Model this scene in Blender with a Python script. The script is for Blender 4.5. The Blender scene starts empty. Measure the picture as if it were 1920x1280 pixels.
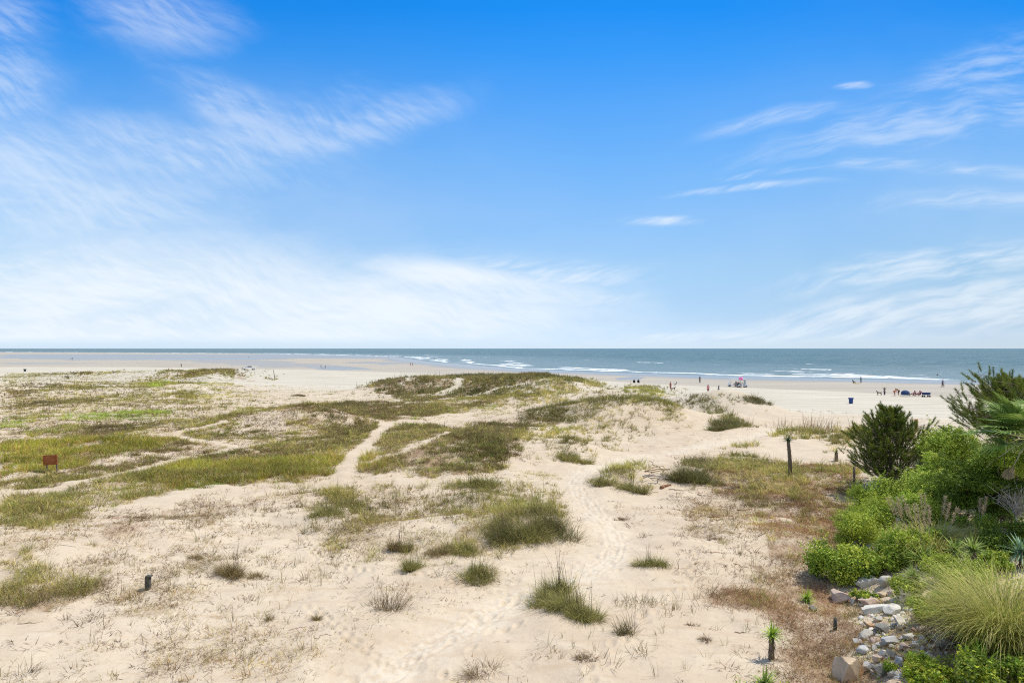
import bpy, bmesh, math, random
import numpy as np
from mathutils import Vector, Matrix

R = math.radians
rng = np.random.default_rng(7)
random.seed(7)
scene = bpy.context.scene
col = scene.collection

# ------------------------------------------------------------------ camera
F = 1280.0            # focal length in pixels of the 1920 wide photograph
HZ = 653.0            # row of the horizon
CAM_H = 9.0           # eye height over the beach in metres
cam = bpy.data.cameras.new('camera')
cam.sensor_width = 36.0
cam.lens = 36.0 * F / 1920.0
cam.clip_start = 0.1
cam.clip_end = 90000.0
cam_ob = bpy.data.objects.new('camera', cam)
col.objects.link(cam_ob)
cam_ob.location = (0, 0, CAM_H)
cam_ob.rotation_euler = (R(90) + math.atan((HZ - 640.0) / F), 0, R(0.0))
scene.camera = cam_ob

# ------------------------------------------------------------------ light
SUN_EL, SUN_AZ = 62.0, 72.0      # azimuth clockwise from the view axis (+Y)
sun = bpy.data.lights.new('sun', 'SUN')
sun.energy = 3.9
sun.angle = R(0.5)
sun.color = (1.0, 0.945, 0.84)
sun_ob = bpy.data.objects.new('sun', sun)
col.objects.link(sun_ob)
sd = Vector((math.sin(R(SUN_AZ)) * math.cos(R(SUN_EL)), math.cos(R(SUN_AZ)) * math.cos(R(SUN_EL)), math.sin(R(SUN_EL))))
sun_ob.rotation_euler = (-sd).to_track_quat('-Z', 'Y').to_euler()
sun_ob.location = (40, 10, 60)

scene.view_settings.view_transform = 'Standard'
scene.view_settings.look = 'None'
scene.view_settings.exposure = 0.36
scene.view_settings.gamma = 1.0
scene.render.engine = 'CYCLES'
scene.cycles.use_denoising = False
scene.cycles.filter_width = 1.15
scene.cycles.sample_clamp_indirect = 3.0
scene.cycles.max_bounces = 5
scene.cycles.transparent_max_bounces = 4


class NT:
    """small helper to write node graphs as expressions"""
    def __init__(self, tree):
        self.t = tree
    def node(self, kind, **kw):
        n = self.t.nodes.new(kind)
        for k, v in kw.items():
            setattr(n, k, v)
        return n
    def put(self, sock, v):
        if hasattr(v, 'links') or isinstance(v, bpy.types.NodeSocket):
            self.t.links.new(v, sock)
        elif v is not None:
            sock.default_value = v
    def m(self, op, a, b=None, c=None, clamp=False):
        n = self.node('ShaderNodeMath', operation=op, use_clamp=clamp)
        self.put(n.inputs[0], a)
        if b is not None: self.put(n.inputs[1], b)
        if c is not None: self.put(n.inputs[2], c)
        return n.outputs[0]
    def add(self, *a):
        r = a[0]
        for b in a[1:]: r = self.m('ADD', r, b)
        return r
    def mul(self, *a):
        r = a[0]
        for b in a[1:]: r = self.m('MULTIPLY', r, b)
        return r
    def sub(self, a, b): return self.m('SUBTRACT', a, b)
    def div(self, a, b): return self.m('DIVIDE', a, b)
    def ss(self, v, lo, hi, a=0.0, b=1.0):
        n = self.node('ShaderNodeMapRange', interpolation_type='SMOOTHSTEP')
        self.put(n.inputs[0], v); self.put(n.inputs[1], lo); self.put(n.inputs[2], hi)
        self.put(n.inputs[3], a); self.put(n.inputs[4], b)
        return n.outputs[0]
    def vec(self, x, y, z):
        n = self.node('ShaderNodeCombineXYZ')
        self.put(n.inputs[0], x); self.put(n.inputs[1], y); self.put(n.inputs[2], z)
        return n.outputs[0]
    def sep(self, v):
        n = self.node('ShaderNodeSeparateXYZ'); self.put(n.inputs[0], v)
        return n.outputs
    def noise(self, v, scale, detail=4.0, rough=0.55, dist=0.0, lac=2.0):
        n = self.node('ShaderNodeTexNoise')
        self.put(n.inputs['Vector'], v); n.inputs['Scale'].default_value = scale
        n.inputs['Detail'].default_value = detail; n.inputs['Roughness'].default_value = rough
        n.inputs['Distortion'].default_value = dist; n.inputs['Lacunarity'].default_value = lac
        return n.outputs[0]
    def mapping(self, v, scale=(1, 1, 1), rot=(0, 0, 0), loc=(0, 0, 0)):
        n = self.node('ShaderNodeMapping'); self.put(n.inputs[0], v)
        n.inputs['Scale'].default_value = scale; n.inputs['Rotation'].default_value = rot; n.inputs['Location'].default_value = loc
        return n.outputs[0]
    def mix(self, f, a, b, blend='MIX'):
        n = self.node('ShaderNodeMix', data_type='RGBA', blend_type=blend)
        self.put(n.inputs[0], f)
        self.put(n.inputs[6], a if not isinstance(a, tuple) else (*a[:3], 1))
        self.put(n.inputs[7], b if not isinstance(b, tuple) else (*b[:3], 1))
        return n.outputs[2]
    def attr(self, name):
        n = self.node('ShaderNodeAttribute', attribute_name=name)
        return n
    def out(self, name='ShaderNodeOutputMaterial'):
        return self.node(name)


# ------------------------------------------------------------------ sky
world = bpy.data.worlds.new('World')
scene.world = world
world.use_nodes = True
wt = world.node_tree
wt.nodes.clear()
N = NT(wt)
sky = N.node('ShaderNodeTexSky', sky_type='NISHITA')
sky.sun_disc = False
sky.sun_elevation = R(SUN_EL)
sky.sun_rotation = R(SUN_AZ)
sky.altitude = 10
sky.air_density = 1.0
sky.dust_density = 0.25
sky.ozone_density = 2.5
tc = N.node('ShaderNodeTexCoord')
dx, dy, dz = N.sep(tc.outputs['Generated'])
ay = N.m('MAXIMUM', N.m('ABSOLUTE', dy), 0.05)
U = N.div(dx, ay)
V = N.div(dz, ay)
UV = N.vec(U, V, 0.0)


def uv(px, py):
    return (px - 960.0) / F, (HZ - py) / F


def blob(px, py, rx, ry, ang=0.0):
    """a soft patch of cloud cover in the directions of the sky"""
    u0, v0 = uv(px, py)
    a, b = rx / F, ry / F
    c, s = math.cos(R(ang)), math.sin(R(ang))
    du = N.sub(N.sep(UVw)[0], u0); dv = N.sub(N.sep(UVw)[1], v0)
    p = N.div(N.add(N.mul(du, c), N.mul(dv, s)), a)
    q = N.div(N.sub(N.mul(dv, c), N.mul(du, s)), b)
    r2 = N.add(N.mul(p, p), N.mul(q, q))
    return N.m('POWER', 2.718, N.mul(r2, -1.0))


# vivid, polarised blue: the sky's colour is tinted by height above the horizon
SKY_S = 0.10
EXPO = 0.36
TINT = [(0.502, (1.48, 2.47, 4.36), (30, 145, 245)), (0.432, (1.59, 2.63, 4.62), (56, 156, 249)), (0.354, (1.78, 2.92, 4.96), (88, 169, 251)),
        (0.276, (2.08, 3.35, 5.42), (112, 182, 252)), (0.198, (2.60, 4.06, 6.01), (138, 195, 252)), (0.12, (3.63, 5.22, 6.54), (158, 207, 250)),
        (0.073, (4.80, 6.16, 6.40), (172, 214, 250)), (0.041, (5.92, 6.63, 5.72), (188, 221, 250)), (0.018, (6.47, 6.35, 4.82), (204, 229, 251)), (0.0, (6.14, 5.70, 4.18), (214, 234, 250))]
def lin(v):
    v = v / 255.0
    return v / 12.92 if v <= 0.04045 else ((v + 0.055) / 1.055) ** 2.4
ramp = N.node('ShaderNodeValToRGB')
wt.links.new(V, ramp.inputs[0])
els = ramp.color_ramp.elements
TINT = TINT[::-1]
while len(els) < len(TINT): els.new(0.5)
for e, (v_, raw, want) in zip(els, TINT):
    e.position = v_
    e.color = [0.4 * lin(w_) / (r_ * SKY_S * 2 ** EXPO) for w_, r_ in zip(want, raw)] + [1]
tint = N.mix(1.0, sky.outputs[0], ramp.outputs[0], 'MULTIPLY')
side = N.mul(N.ss(U, -0.1, 0.85, 1.0, 0.74), 2.5)
sv = N.node('ShaderNodeVectorMath', operation='SCALE')
wt.links.new(tint, sv.inputs[0]); wt.links.new(side, sv.inputs['Scale'])
blue = sv.outputs[0]

# cirrus: streaky noises, each confined to its patches of the sky
warp = N.noise(UV, 3.0, 3, 0.5)
UVw = N.vec(N.add(U, N.mul(N.sub(warp, 0.5), 0.16)), N.add(V, N.mul(N.sub(N.noise(N.mapping(UV, loc=(7, 3, 0)), 3.0, 3, 0.5), 0.5), 0.09)), 0.0)
def streak(ang, sx, sy, seed, detail=7, rough=0.6):
    return N.noise(N.mapping(N.mapping(UVw, rot=(0, 0, R(-ang))), scale=(sx, sy, 1), loc=(seed, seed * 1.7, 0)), 1.0, detail, rough, 0.25)
bank = streak(4, 3.2, 14.0, 3.1)
fine = streak(-16, 11.0, 64.0, 9.4, 6)
fine2 = streak(14, 12.0, 75.0, 4.4, 6)
feather = streak(-20, 4.5, 22.0, 5.2)
rip = streak(-38, 16.0, 85.0, 2.7, 5)
wisp = streak(11, 3.2, 26.0, 8.3)
soft = N.noise(N.mapping(UVw, scale=(3, 6, 1)), 1.0, 5, 0.55)

def cover(masks, tex, lo, hi, floor=0.0):
    s = masks[0]
    for k in masks[1:]: s = N.m('MAXIMUM', s, k)
    d = N.add(floor, N.mul(N.ss(tex, lo, hi), 1.0 - floor))
    return N.mul(d, N.ss(N.add(s, N.mul(N.sub(soft2, 0.5), 0.55)), 0.10, 0.95))

soft2 = N.noise(N.mapping(UVw, scale=(7, 17, 1), loc=(2.2, 1.1, 0)), 1.0, 6, 0.62)
c_bank = cover([blob(230, 550, 620, 110, 0), blob(700, 575, 460, 85, -2), blob(300, 625, 800, 60, 0), blob(900, 525, 240, 40, -8)],
               N.add(N.mul(bank, 0.50), N.mul(fine, 0.30), N.mul(rip, 0.20)), 0.33, 0.60, 0.42)
c_left = cover([blob(0, 350, 300, 150, 0), blob(0, 150, 130, 90, -20), blob(0, 30, 100, 70), blob(330, 285, 300, 60, -10), blob(500, 270, 260, 75, 14), blob(430, 200, 140, 50, -25), blob(680, 240, 200, 44, 16), blob(285, 30, 130, 75, -8), blob(150, 390, 330, 90, 0)],
               N.add(N.mul(feather, 0.40), N.mul(rip, 0.32), N.mul(fine, 0.28)), 0.37, 0.62, 0.20)
c_right = cover([blob(1850, 200, 360, 40, 12), blob(1700, 240, 300, 50, 14), blob(1870, 130, 220, 60, 20), blob(1440, 230, 130, 20, 8), blob(1850, 372, 220, 22, 6), blob(1620, 322, 170, 14, 3), blob(1860, 320, 160, 14, 3)],
                N.add(N.mul(wisp, 0.5), N.mul(fine2, 0.5)), 0.40, 0.66, 0.06)
c_puff = cover([blob(1236, 411, 70, 10, -4), blob(1400, 361, 130, 9, 0), blob(1445, 336, 80, 8, 2), blob(1592, 169, 40, 8, 4)],
               N.add(N.mul(wisp, 0.45), N.mul(fine2, 0.55)), 0.38, 0.64, 0.05)
c_low = cover([blob(1330, 640, 460, 24, 2), blob(1640, 605, 340, 44, 6), blob(1900, 570, 280, 66, 8), blob(1780, 500, 320, 36, 8), blob(1530, 605, 180, 26, 12), blob(1000, 505, 200, 36, -6), blob(1000, 560, 210, 22, 4)],
              N.add(N.mul(bank, 0.40), N.mul(fine2, 0.60)), 0.38, 0.64, 0.08)
cl = N.m('MAXIMUM', N.m('MAXIMUM', N.mul(c_bank, 0.84), N.mul(c_left, 0.38)), N.m('MAXIMUM', N.m('MAXIMUM', N.mul(c_right, 0.36), N.mul(c_puff, 0.62)), N.mul(c_low, 0.60)))
veil = N.mul(N.m('MAXIMUM', N.m('MAXIMUM', blob(100, 430, 640, 210, 0), blob(400, 560, 900, 120)), N.mul(blob(1800, 420, 480, 300), 0.4)), N.ss(soft, 0.1, 0.8), 0.42)
cl = N.sub(1.0, N.mul(N.sub(1.0, cl), N.sub(1.0, veil)))
cl = N.mul(cl, N.ss(V, 0.0, 0.02))
# unseen white cloud veil added above and behind the viewer for neutral fill light
over = N.mul(N.m('MAXIMUM', N.ss(dz, 0.50, 0.80), N.ss(dy, 0.25, -0.25)), N.ss(N.noise(N.mapping(tc.outputs['Generated'], scale=(2, 2, 3)), 1.5, 5, 0.55), 0.30, 0.60), 0.80)
cl = N.m('MAXIMUM', cl, over)
skyc = N.mix(cl, blue, (7.15, 7.6, 8.0))
bg = N.node('ShaderNodeBackground')
wt.links.new(skyc, bg.inputs[0])
bg.inputs[1].default_value = SKY_S
wo = N.node('ShaderNodeOutputWorld')
wt.links.new(bg.outputs[0], wo.inputs[0])

# ------------------------------------------------------------------ numpy noise
_perm = np.random.default_rng(11).permutation(512)
_grad = np.stack([np.cos(np.arange(512) * 2.399963), np.sin(np.arange(512) * 2.399963)], 1)


def perlin(x, y):
    xi = np.floor(x).astype(np.int64); yi = np.floor(y).astype(np.int64)
    xf = x - xi; yf = y - yi
    u = xf * xf * xf * (xf * (xf * 6 - 15) + 10); v = yf * yf * yf * (yf * (yf * 6 - 15) + 10)
    def g(ix, iy, fx, fy):
        h = _perm[(_perm[ix & 511] + iy) & 511]
        gr = _grad[h]
        return gr[..., 0] * fx + gr[..., 1] * fy
    a = g(xi, yi, xf, yf); b = g(xi + 1, yi, xf - 1, yf)
    c = g(xi, yi + 1, xf, yf - 1); d = g(xi + 1, yi + 1, xf - 1, yf - 1)
    return (a + u * (b - a)) * (1 - v) + (c + u * (d - c)) * v


def fbm(x, y, oct=3, seed=0.0):
    r = 0; a = 1.0
    for k in range(oct):
        r = r + a * perlin(x * 2 ** k + seed * 13.7 + k * 5.1, y * 2 ** k + seed * 7.3)
        a *= 0.5
    return r


def sstep(v, a, b):
    t = np.clip((v - a) / (b - a), 0, 1)
    return t * t * (3 - 2 * t)


# ------------------------------------------------------------------ lie of the land
SHORE = np.array([(900, -260), (400, 25), (250, 115), (137, 183), (81, 215), (29, 266), (0, 309), (-62, 480), (-132, 760), (-455, 1213), (-1084, 1560), (-2600, 2300), (-9000, 4000)], float)
DLINE_X = np.array([-400, -200, -110, -60, 0, 30, 50, 80, 140], float)
DLINE_Y = np.array([240, 235, 215, 190, 155, 118, 100, 78, 60], float)
# mounds: photo column, distance, half widths along / across, height, turn
MOUNDS = [
    (330, 188, 16, 9, 2.6, 0), (412, 182, 5, 7, 1.5, 0), (165, 192, 15, 7, 1.6, 0), (60, 150, 18, 7, 0.8, 0), (230, 122, 16, 6, 0.7, 0),
    (355, 128, 5, 4, 1.0, 0), (30, 130, 4, 3, .8, 0), (470, 138, 5, 4, .5, 0),
    (770, 128, 8, 8, 1.8, 0), (930, 126, 15, 9, 2.7, 0), (1070, 118, 9, 7, 2.0, 0), (1010, 98, 9, 7, 1.2, 0),
    (1190, 97, 7, 6, 2.0, 0), (1180, 70, 5.5, 5.0, 1.75, 0), (1070, 74, 7, 4.2, 1.5, 0), (1250, 72, 5.5, 4, 1.3, 0),
    (1335, 88, 5.5, 6, 2.1, 0), (1395, 84, 4, 5, 1.1, 0), (1375, 73, 3, 3, .6, 0), (1427, 97, 2.2, 2, 0.9, 0),
    (520, 71, 6.5, 5.0, 1.35, 0), (600, 72, 3.5, 3.5, 0.9, 0), (880, 54, 7, 7, 1.1, 0), (780, 47, 4, 4, 0.4, 0),
    (625, 31, 1.6, 1.7, .45, 0), (700, 28.6, 2.2, 1.4, .35, 0), (900, 29.2, 3.2, 2.2, .55, 0), (1010, 29.0, 1.8, 1.8, .45, 0),
    (1165, 41, 2.2, 2.0, .65, 0), (1065, 52, 2.2, 2.5, .6, 0), (1060, 20, 1.0, .9, .18, 0), (895, 24, .8, .7, .18, 0), (900, 35, 2.0, 1.2, .3, 0),
    (1290, 42, 2.0, 1.6, .45, 0), (1420, 42, 5.0, 3.5, .35, 0), (440, 24.5, .8, .6, .16, 0), (60, 27, 4.5, 4, .5, 0), (120, 38, 6, 4, .5, 0),
    (1500, 62, 8, 5, .5, 0),
]
TRACK_PX = [(1560, 792), (1430, 810), (1330, 832), (1230, 852), (1150, 866), (1096, 882), (1080, 902), (1092, 932), (1118, 962), (1146, 990), (1156, 1014), (1146, 1042), (1112, 1068), (1050, 1092), (975, 1122), (900, 1160), (830, 1196), (765, 1234), (690, 1278), (620, 1320)]


def base_height(x, y):
    D = np.interp(x, DLINE_X, DLINE_Y)
    inland = 1 - sstep(y / D, 0.62, 1.02)
    z = 1.15 * inland
    for px, d, rx, ry, h, a in MOUNDS:
        cx = (px - 960.0) / F * d
        q = ((x - cx) / rx) ** 2 + ((y - d) / ry) ** 2
        z = z + np.where(q < 9, h * np.exp(-q * 0.9), 0)
    n1 = fbm(x / 17.0, y / 13.0, 2, 1.0)
    n2 = fbm(x / 5.0, y / 4.0, 3, 2.0)
    n3 = fbm(x / 1.7, y / 1.4, 3, 5.0)
    z = z + inland * (0.42 * n1 + 0.25 * n2 + 0.10 * n3)
    # the bank behind the stone revetment on the right
    e = x - (7.3 + (y - 16.0) * 0.50)
    z = z + 1.15 * sstep(e, 0.0, 4.5) * (1 - sstep(y, 38, 52)) + 0.5 * sstep(e, 4, 12) * (1 - sstep(y, 34, 50))
    # gentle sand bars of the open beach
    z = z + (1 - inland) * 0.06 * fbm(x / 40.0, y / 30.0, 2, 3.0)
    return z


def seg_dist(px, py, line):
    """distance to a polyline and the sign (positive on its left side)"""
    best = np.full(px.shape, 1e18); sg = np.zeros(px.shape); arc = np.zeros(px.shape)
    run = 0.0
    for (ax, ay_), (bx, by) in zip(line[:-1], line[1:]):
        vx, vy = bx - ax, by - ay_
        L = math.hypot(vx, vy)
        t = np.clip(((px - ax) * vx + (py - ay_) * vy) / (L * L), 0, 1)
        qx = px - (ax + t * vx); qy = py - (ay_ + t * vy)
        d2 = qx * qx + qy * qy
        cr = vx * (py - ay_) - vy * (px - ax)
        k = d2 < best
        best = np.where(k, d2, best); sg = np.where(k, np.sign(cr), sg); arc = np.where(k, run + t * L, arc)
        run += L
    return np.sqrt(best), sg, arc


def shore_d(x, y):
    """positive out at sea"""
    d, s, a = seg_dist(x, y, SHORE)
    return -d * s, a


def height0(x, y):
    x = np.asarray(x, float); y = np.asarray(y, float)
    z = base_height(x, y)
    return z


def at(px, py, hfun=None):
    """the point of the ground seen at a photo pixel"""
    hfun = hfun or height0
    t = np.concatenate([np.arange(6, 60, 0.05), np.arange(60, 400, 0.25), np.geomspace(400, 9000, 300)])
    dx_ = (px - 960.0) / F; dz_ = (HZ - py) / F
    g = CAM_H + dz_ * t - hfun(dx_ * t, t)
    k = np.argmax(g < 0)
    if g[k] >= 0:
        k = len(t) - 1
    a, b = t[max(k - 1, 0)], t[k]
    ga, gb = g[max(k - 1, 0)], g[k]
    tt = a + (b - a) * (ga / (ga - gb) if ga != gb else 0)
    return np.array((dx_ * tt, tt))


TRACK = np.array([at(*p) for p in TRACK_PX])


def height(x, y):
    """terrain with the cart track and footprints pressed into it, and the beach running down into the water"""
    x = np.asarray(x, float); y = np.asarray(y, float)
    z = base_height(x, y)
    m = (y < 75) & (y > 10)
    if m.any():
        d, s, a = seg_dist(x[m], y[m], TRACK)
        d = d * s
        edge = 0.10 * perlin(a * 1.3, a * 0.0 + 3.0)
        rut = sum(-0.020 * np.exp(-((d - o - edge) / 0.06) ** 2) + 0.020 * np.exp(-((d - o - edge - 0.12) / 0.06) ** 2) + 0.020 * np.exp(-((d - o - edge + 0.12) / 0.06) ** 2) for o in (-0.34, 0.30))
        z[m] = z[m] + rut * np.exp(-((y[m] - 16) / 60.0) ** 2) - 0.08 * np.exp(-(d / 1.3) ** 2) - 0.05 * np.exp(-(d / 1.6) ** 2) * np.clip(perlin(x[m] * 1.9 + 31, y[m] * 1.5 + 11), 0, 1)
    sdist, _ = shore_d(x, y)
    out = np.clip(sdist, 0, None)
    z = z - 0.12 * sstep(sdist, -30, 0) - np.minimum(out * 0.02, 4.0)
    return z

# ------------------------------------------------------------------ mesh helpers
def grid_mesh(name, X, Y, Z, attrs, mat):
    r, c = X.shape
    v = np.stack([X, Y, Z], -1).reshape(-1, 3)
    i = np.arange(r * c).reshape(r, c)
    f = np.stack([i[:-1, :-1], i[:-1, 1:], i[1:, 1:], i[1:, :-1]], -1).reshape(-1, 4)
    return raw_mesh(name, v, f.reshape(-1), np.full(len(f), 4), attrs, mat)


def raw_mesh(name, v, loops, counts, attrs=None, mat=None, smooth=True, parent=None):
    me = bpy.data.meshes.new(name)
    me.vertices.add(len(v)); me.vertices.foreach_set('co', np.ascontiguousarray(v, np.float32).ravel())
    me.loops.add(len(loops)); me.loops.foreach_set('vertex_index', np.ascontiguousarray(loops, np.int32))
    starts = np.concatenate([[0], np.cumsum(counts)[:-1]])
    me.polygons.add(len(counts)); me.polygons.foreach_set('loop_start', starts.astype(np.int32))
    me.polygons.foreach_set('loop_total', np.asarray(counts, np.int32))
    me.polygons.foreach_set('use_smooth', np.full(len(counts), smooth, bool))
    for k, a in (attrs or {}).items():
        a = np.asarray(a, np.float32)
        if a.ndim == 2:
            at_ = me.attributes.new(k, 'FLOAT_COLOR', 'POINT')
            if a.shape[1] == 3: a = np.concatenate([a, np.ones((len(a), 1), np.float32)], 1)
            at_.data.foreach_set('color', a.ravel())
        else:
            at_ = me.attributes.new(k, 'FLOAT', 'POINT')
            at_.data.foreach_set('value', a)
    me.update(calc_edges=True)
    if mat: me.materials.append(mat)
    o = bpy.data.objects.new(name, me)
    col.objects.link(o)
    if parent: o.parent = parent
    return o


def tag(o, label=None, cat=None, group=None, kind=None):
    if label: o['label'] = label
    if cat: o['category'] = cat
    if group: o['group'] = group
    if kind: o['kind'] = kind
    return o


def thing(name, loc, label, cat, group=None, rotz=0.0):
    o = bpy.data.objects.new(name, None)
    col.objects.link(o)
    o.empty_display_size = 0.2
    o.location = loc
    o.rotation_euler = (0, 0, rotz)
    return tag(o, label, cat, group)


def material(name, base=(0.5, 0.5, 0.5), rough=0.7, metal=0.0, spec=0.3, var=0.12, scale=8.0, bump=0.0):
    """plain procedural material: the colour broken up by noise"""
    m = bpy.data.materials.new(name); m.use_nodes = True
    t = m.node_tree; t.nodes.clear(); n = NT(t)
    b = n.node('ShaderNodeBsdfPrincipled')
    tc = n.node('ShaderNodeTexCoord')
    nz = n.noise(tc.outputs['Object'], scale, 5, 0.6)
    c = n.mix(n.ss(nz, 0.3, 0.7), tuple(x * (1 - var) for x in base), tuple(min(1, x * (1 + var)) for x in base))
    t.links.new(c, b.inputs['Base Color'])
    b.inputs['Roughness'].default_value = rough
    b.inputs['Metallic'].default_value = metal
    b.inputs['Specular IOR Level'].default_value = spec
    if bump:
        bp = n.node('ShaderNodeBump'); bp.inputs['Strength'].default_value = bump; bp.inputs['Distance'].default_value = 0.02
        t.links.new(nz, bp.inputs['Height']); t.links.new(bp.outputs[0], b.inputs['Normal'])
    o = n.out(); t.links.new(b.outputs[0], o.inputs[0])
    return m


# ------------------------------------------------------------------ sand
def sand_material():
    m = bpy.data.materials.new('sand'); m.use_nodes = True
    t = m.node_tree; t.nodes.clear(); n = NT(t)
    geo = n.node('ShaderNodeNewGeometry'); P = geo.outputs['Position']
    wet = n.attr('wet').outputs['Fac']; pool = n.attr('pool').outputs['Fac']
    lit = n.attr('litter').outputs['Fac']; pale = n.attr('pale').outputs['Fac']; trk = n.attr('track').outputs['Fac']
    big = n.noise(P, 0.12, 4, 0.55)
    mid = n.noise(P, 0.9, 6, 0.6)
    fin = n.noise(P, 7.0, 6, 0.65)
    grain = n.noise(P, 40.0, 3, 0.7)
    c = n.mix(n.ss(big, 0.3, 0.7), (0.457, 0.366, 0.265), (0.515, 0.428, 0.319))
    c = n.mix(n.mul(n.ss(mid, 0.42, 0.72), 0.5), c, (0.551, 0.474, 0.359))
    c = n.mix(n.mul(n.ss(fin, 0.5, 0.72), 0.6), c, (0.392, 0.310, 0.224))
    c = n.mix(n.mul(n.ss(grain, 0.55, 0.75), 0.22), c, (0.350, 0.276, 0.201))
    # blown streaks of darker heavy sand
    stv = n.noise(n.mapping(P, scale=(0.35, 2.6, 1), rot=(0, 0, R(28))), 1.0, 5, 0.6)
    c = n.mix(n.mul(n.ss(stv, 0.50, 0.70), 0.60), c, (0.424, 0.322, 0.218))
    # dry pale beach
    pc = n.mix(n.ss(n.noise(n.mapping(P, scale=(0.06, 0.5, 1)), 1.0, 5, 0.6), 0.35, 0.7), (0.416, 0.373, 0.295), (0.520, 0.478, 0.393))
    c = n.mix(pale, c, pc)
    # stamped sand of the track: loosened lighter grains
    c = n.mix(n.mul(trk, n.ss(n.noise(P, 5.0, 4, 0.6), 0.35, 0.62), 0.36), c, (0.636, 0.598, 0.507))
    # dead leaves, stalks and roots lying in the sand
    d1 = n.noise(n.mapping(P, scale=(9, 2.4, 3), rot=(0, 0, R(35))), 1.0, 5, 0.7, 0.6)
    d2 = n.noise(n.mapping(P, scale=(2.6, 10, 3), rot=(0, 0, R(10))), 1.0, 5, 0.7, 0.6)
    lo = n.mul(lit, -0.17)
    deb = n.m('MAXIMUM', n.ss(n.sub(d1, lo), 0.68, 0.76), n.ss(n.sub(d2, lo), 0.69, 0.77))
    dcol = n.mix(n.ss(mid, 0.3, 0.7), (0.19, 0.12, 0.07), (0.29, 0.195, 0.115))
    c = n.mix(n.m('MINIMUM', n.mul(n.ss(lit, 0.0, 0.35), n.add(n.mul(deb, 0.85), n.mul(n.ss(lit, 0.35, 0.95), 0.72))), 0.9), c, dcol)
    # small specks everywhere
    sp = n.noise(P, 13.0, 2, 0.5)
    c = n.mix(n.mul(n.ss(sp, 0.72, 0.76), n.sub(1.0, pale), 0.6), c, (0.16, 0.11, 0.07))
    # wet sand
    wn = n.noise(n.mapping(P, scale=(0.02, 0.16, 1)), 1.0, 5, 0.6)
    wc = n.mix(n.ss(wn, 0.3, 0.7), (0.29, 0.25, 0.195), (0.38, 0.335, 0.265))
    c = n.mix(wet, c, wc)
    c = n.mix(pool, c, (0.255, 0.255, 0.235))
    b = n.node('ShaderNodeBsdfPrincipled')
    t.links.new(c, b.inputs['Base Color'])
    ro = n.sub(n.sub(0.95, n.mul(wet, 0.35)), n.mul(pool, 0.35))
    t.links.new(ro, b.inputs['Roughness'])
    t.links.new(n.add(0.08, n.add(n.mul(wet, 0.05), n.mul(pool, 0.10))), b.inputs['Specular IOR Level'])
    h = n.add(n.mul(mid, 0.6), n.mul(fin, 0.22), n.mul(grain, 0.05), n.mul(stv, 0.25))
    bp = n.node('ShaderNodeBump')
    t.links.new(n.mul(n.sub(1.0, n.m('MAXIMUM', wet, pool)), 0.55), bp.inputs['Strength'])
    bp.inputs['Distance'].default_value = 0.16
    t.links.new(h, bp.inputs['Height']); t.links.new(bp.outputs[0], b.inputs['Normal'])
    o = n.out(); t.links.new(b.outputs[0], o.inputs[0])
    return m


# ------------------------------------------------------------------ patches of ground cover, as outlines on the ground
def P_(s):
    v = [int(q) for q in s.replace(',', ' ').split()]
    return [(v[i], v[i + 1]) for i in range(0, len(v), 2)]


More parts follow.
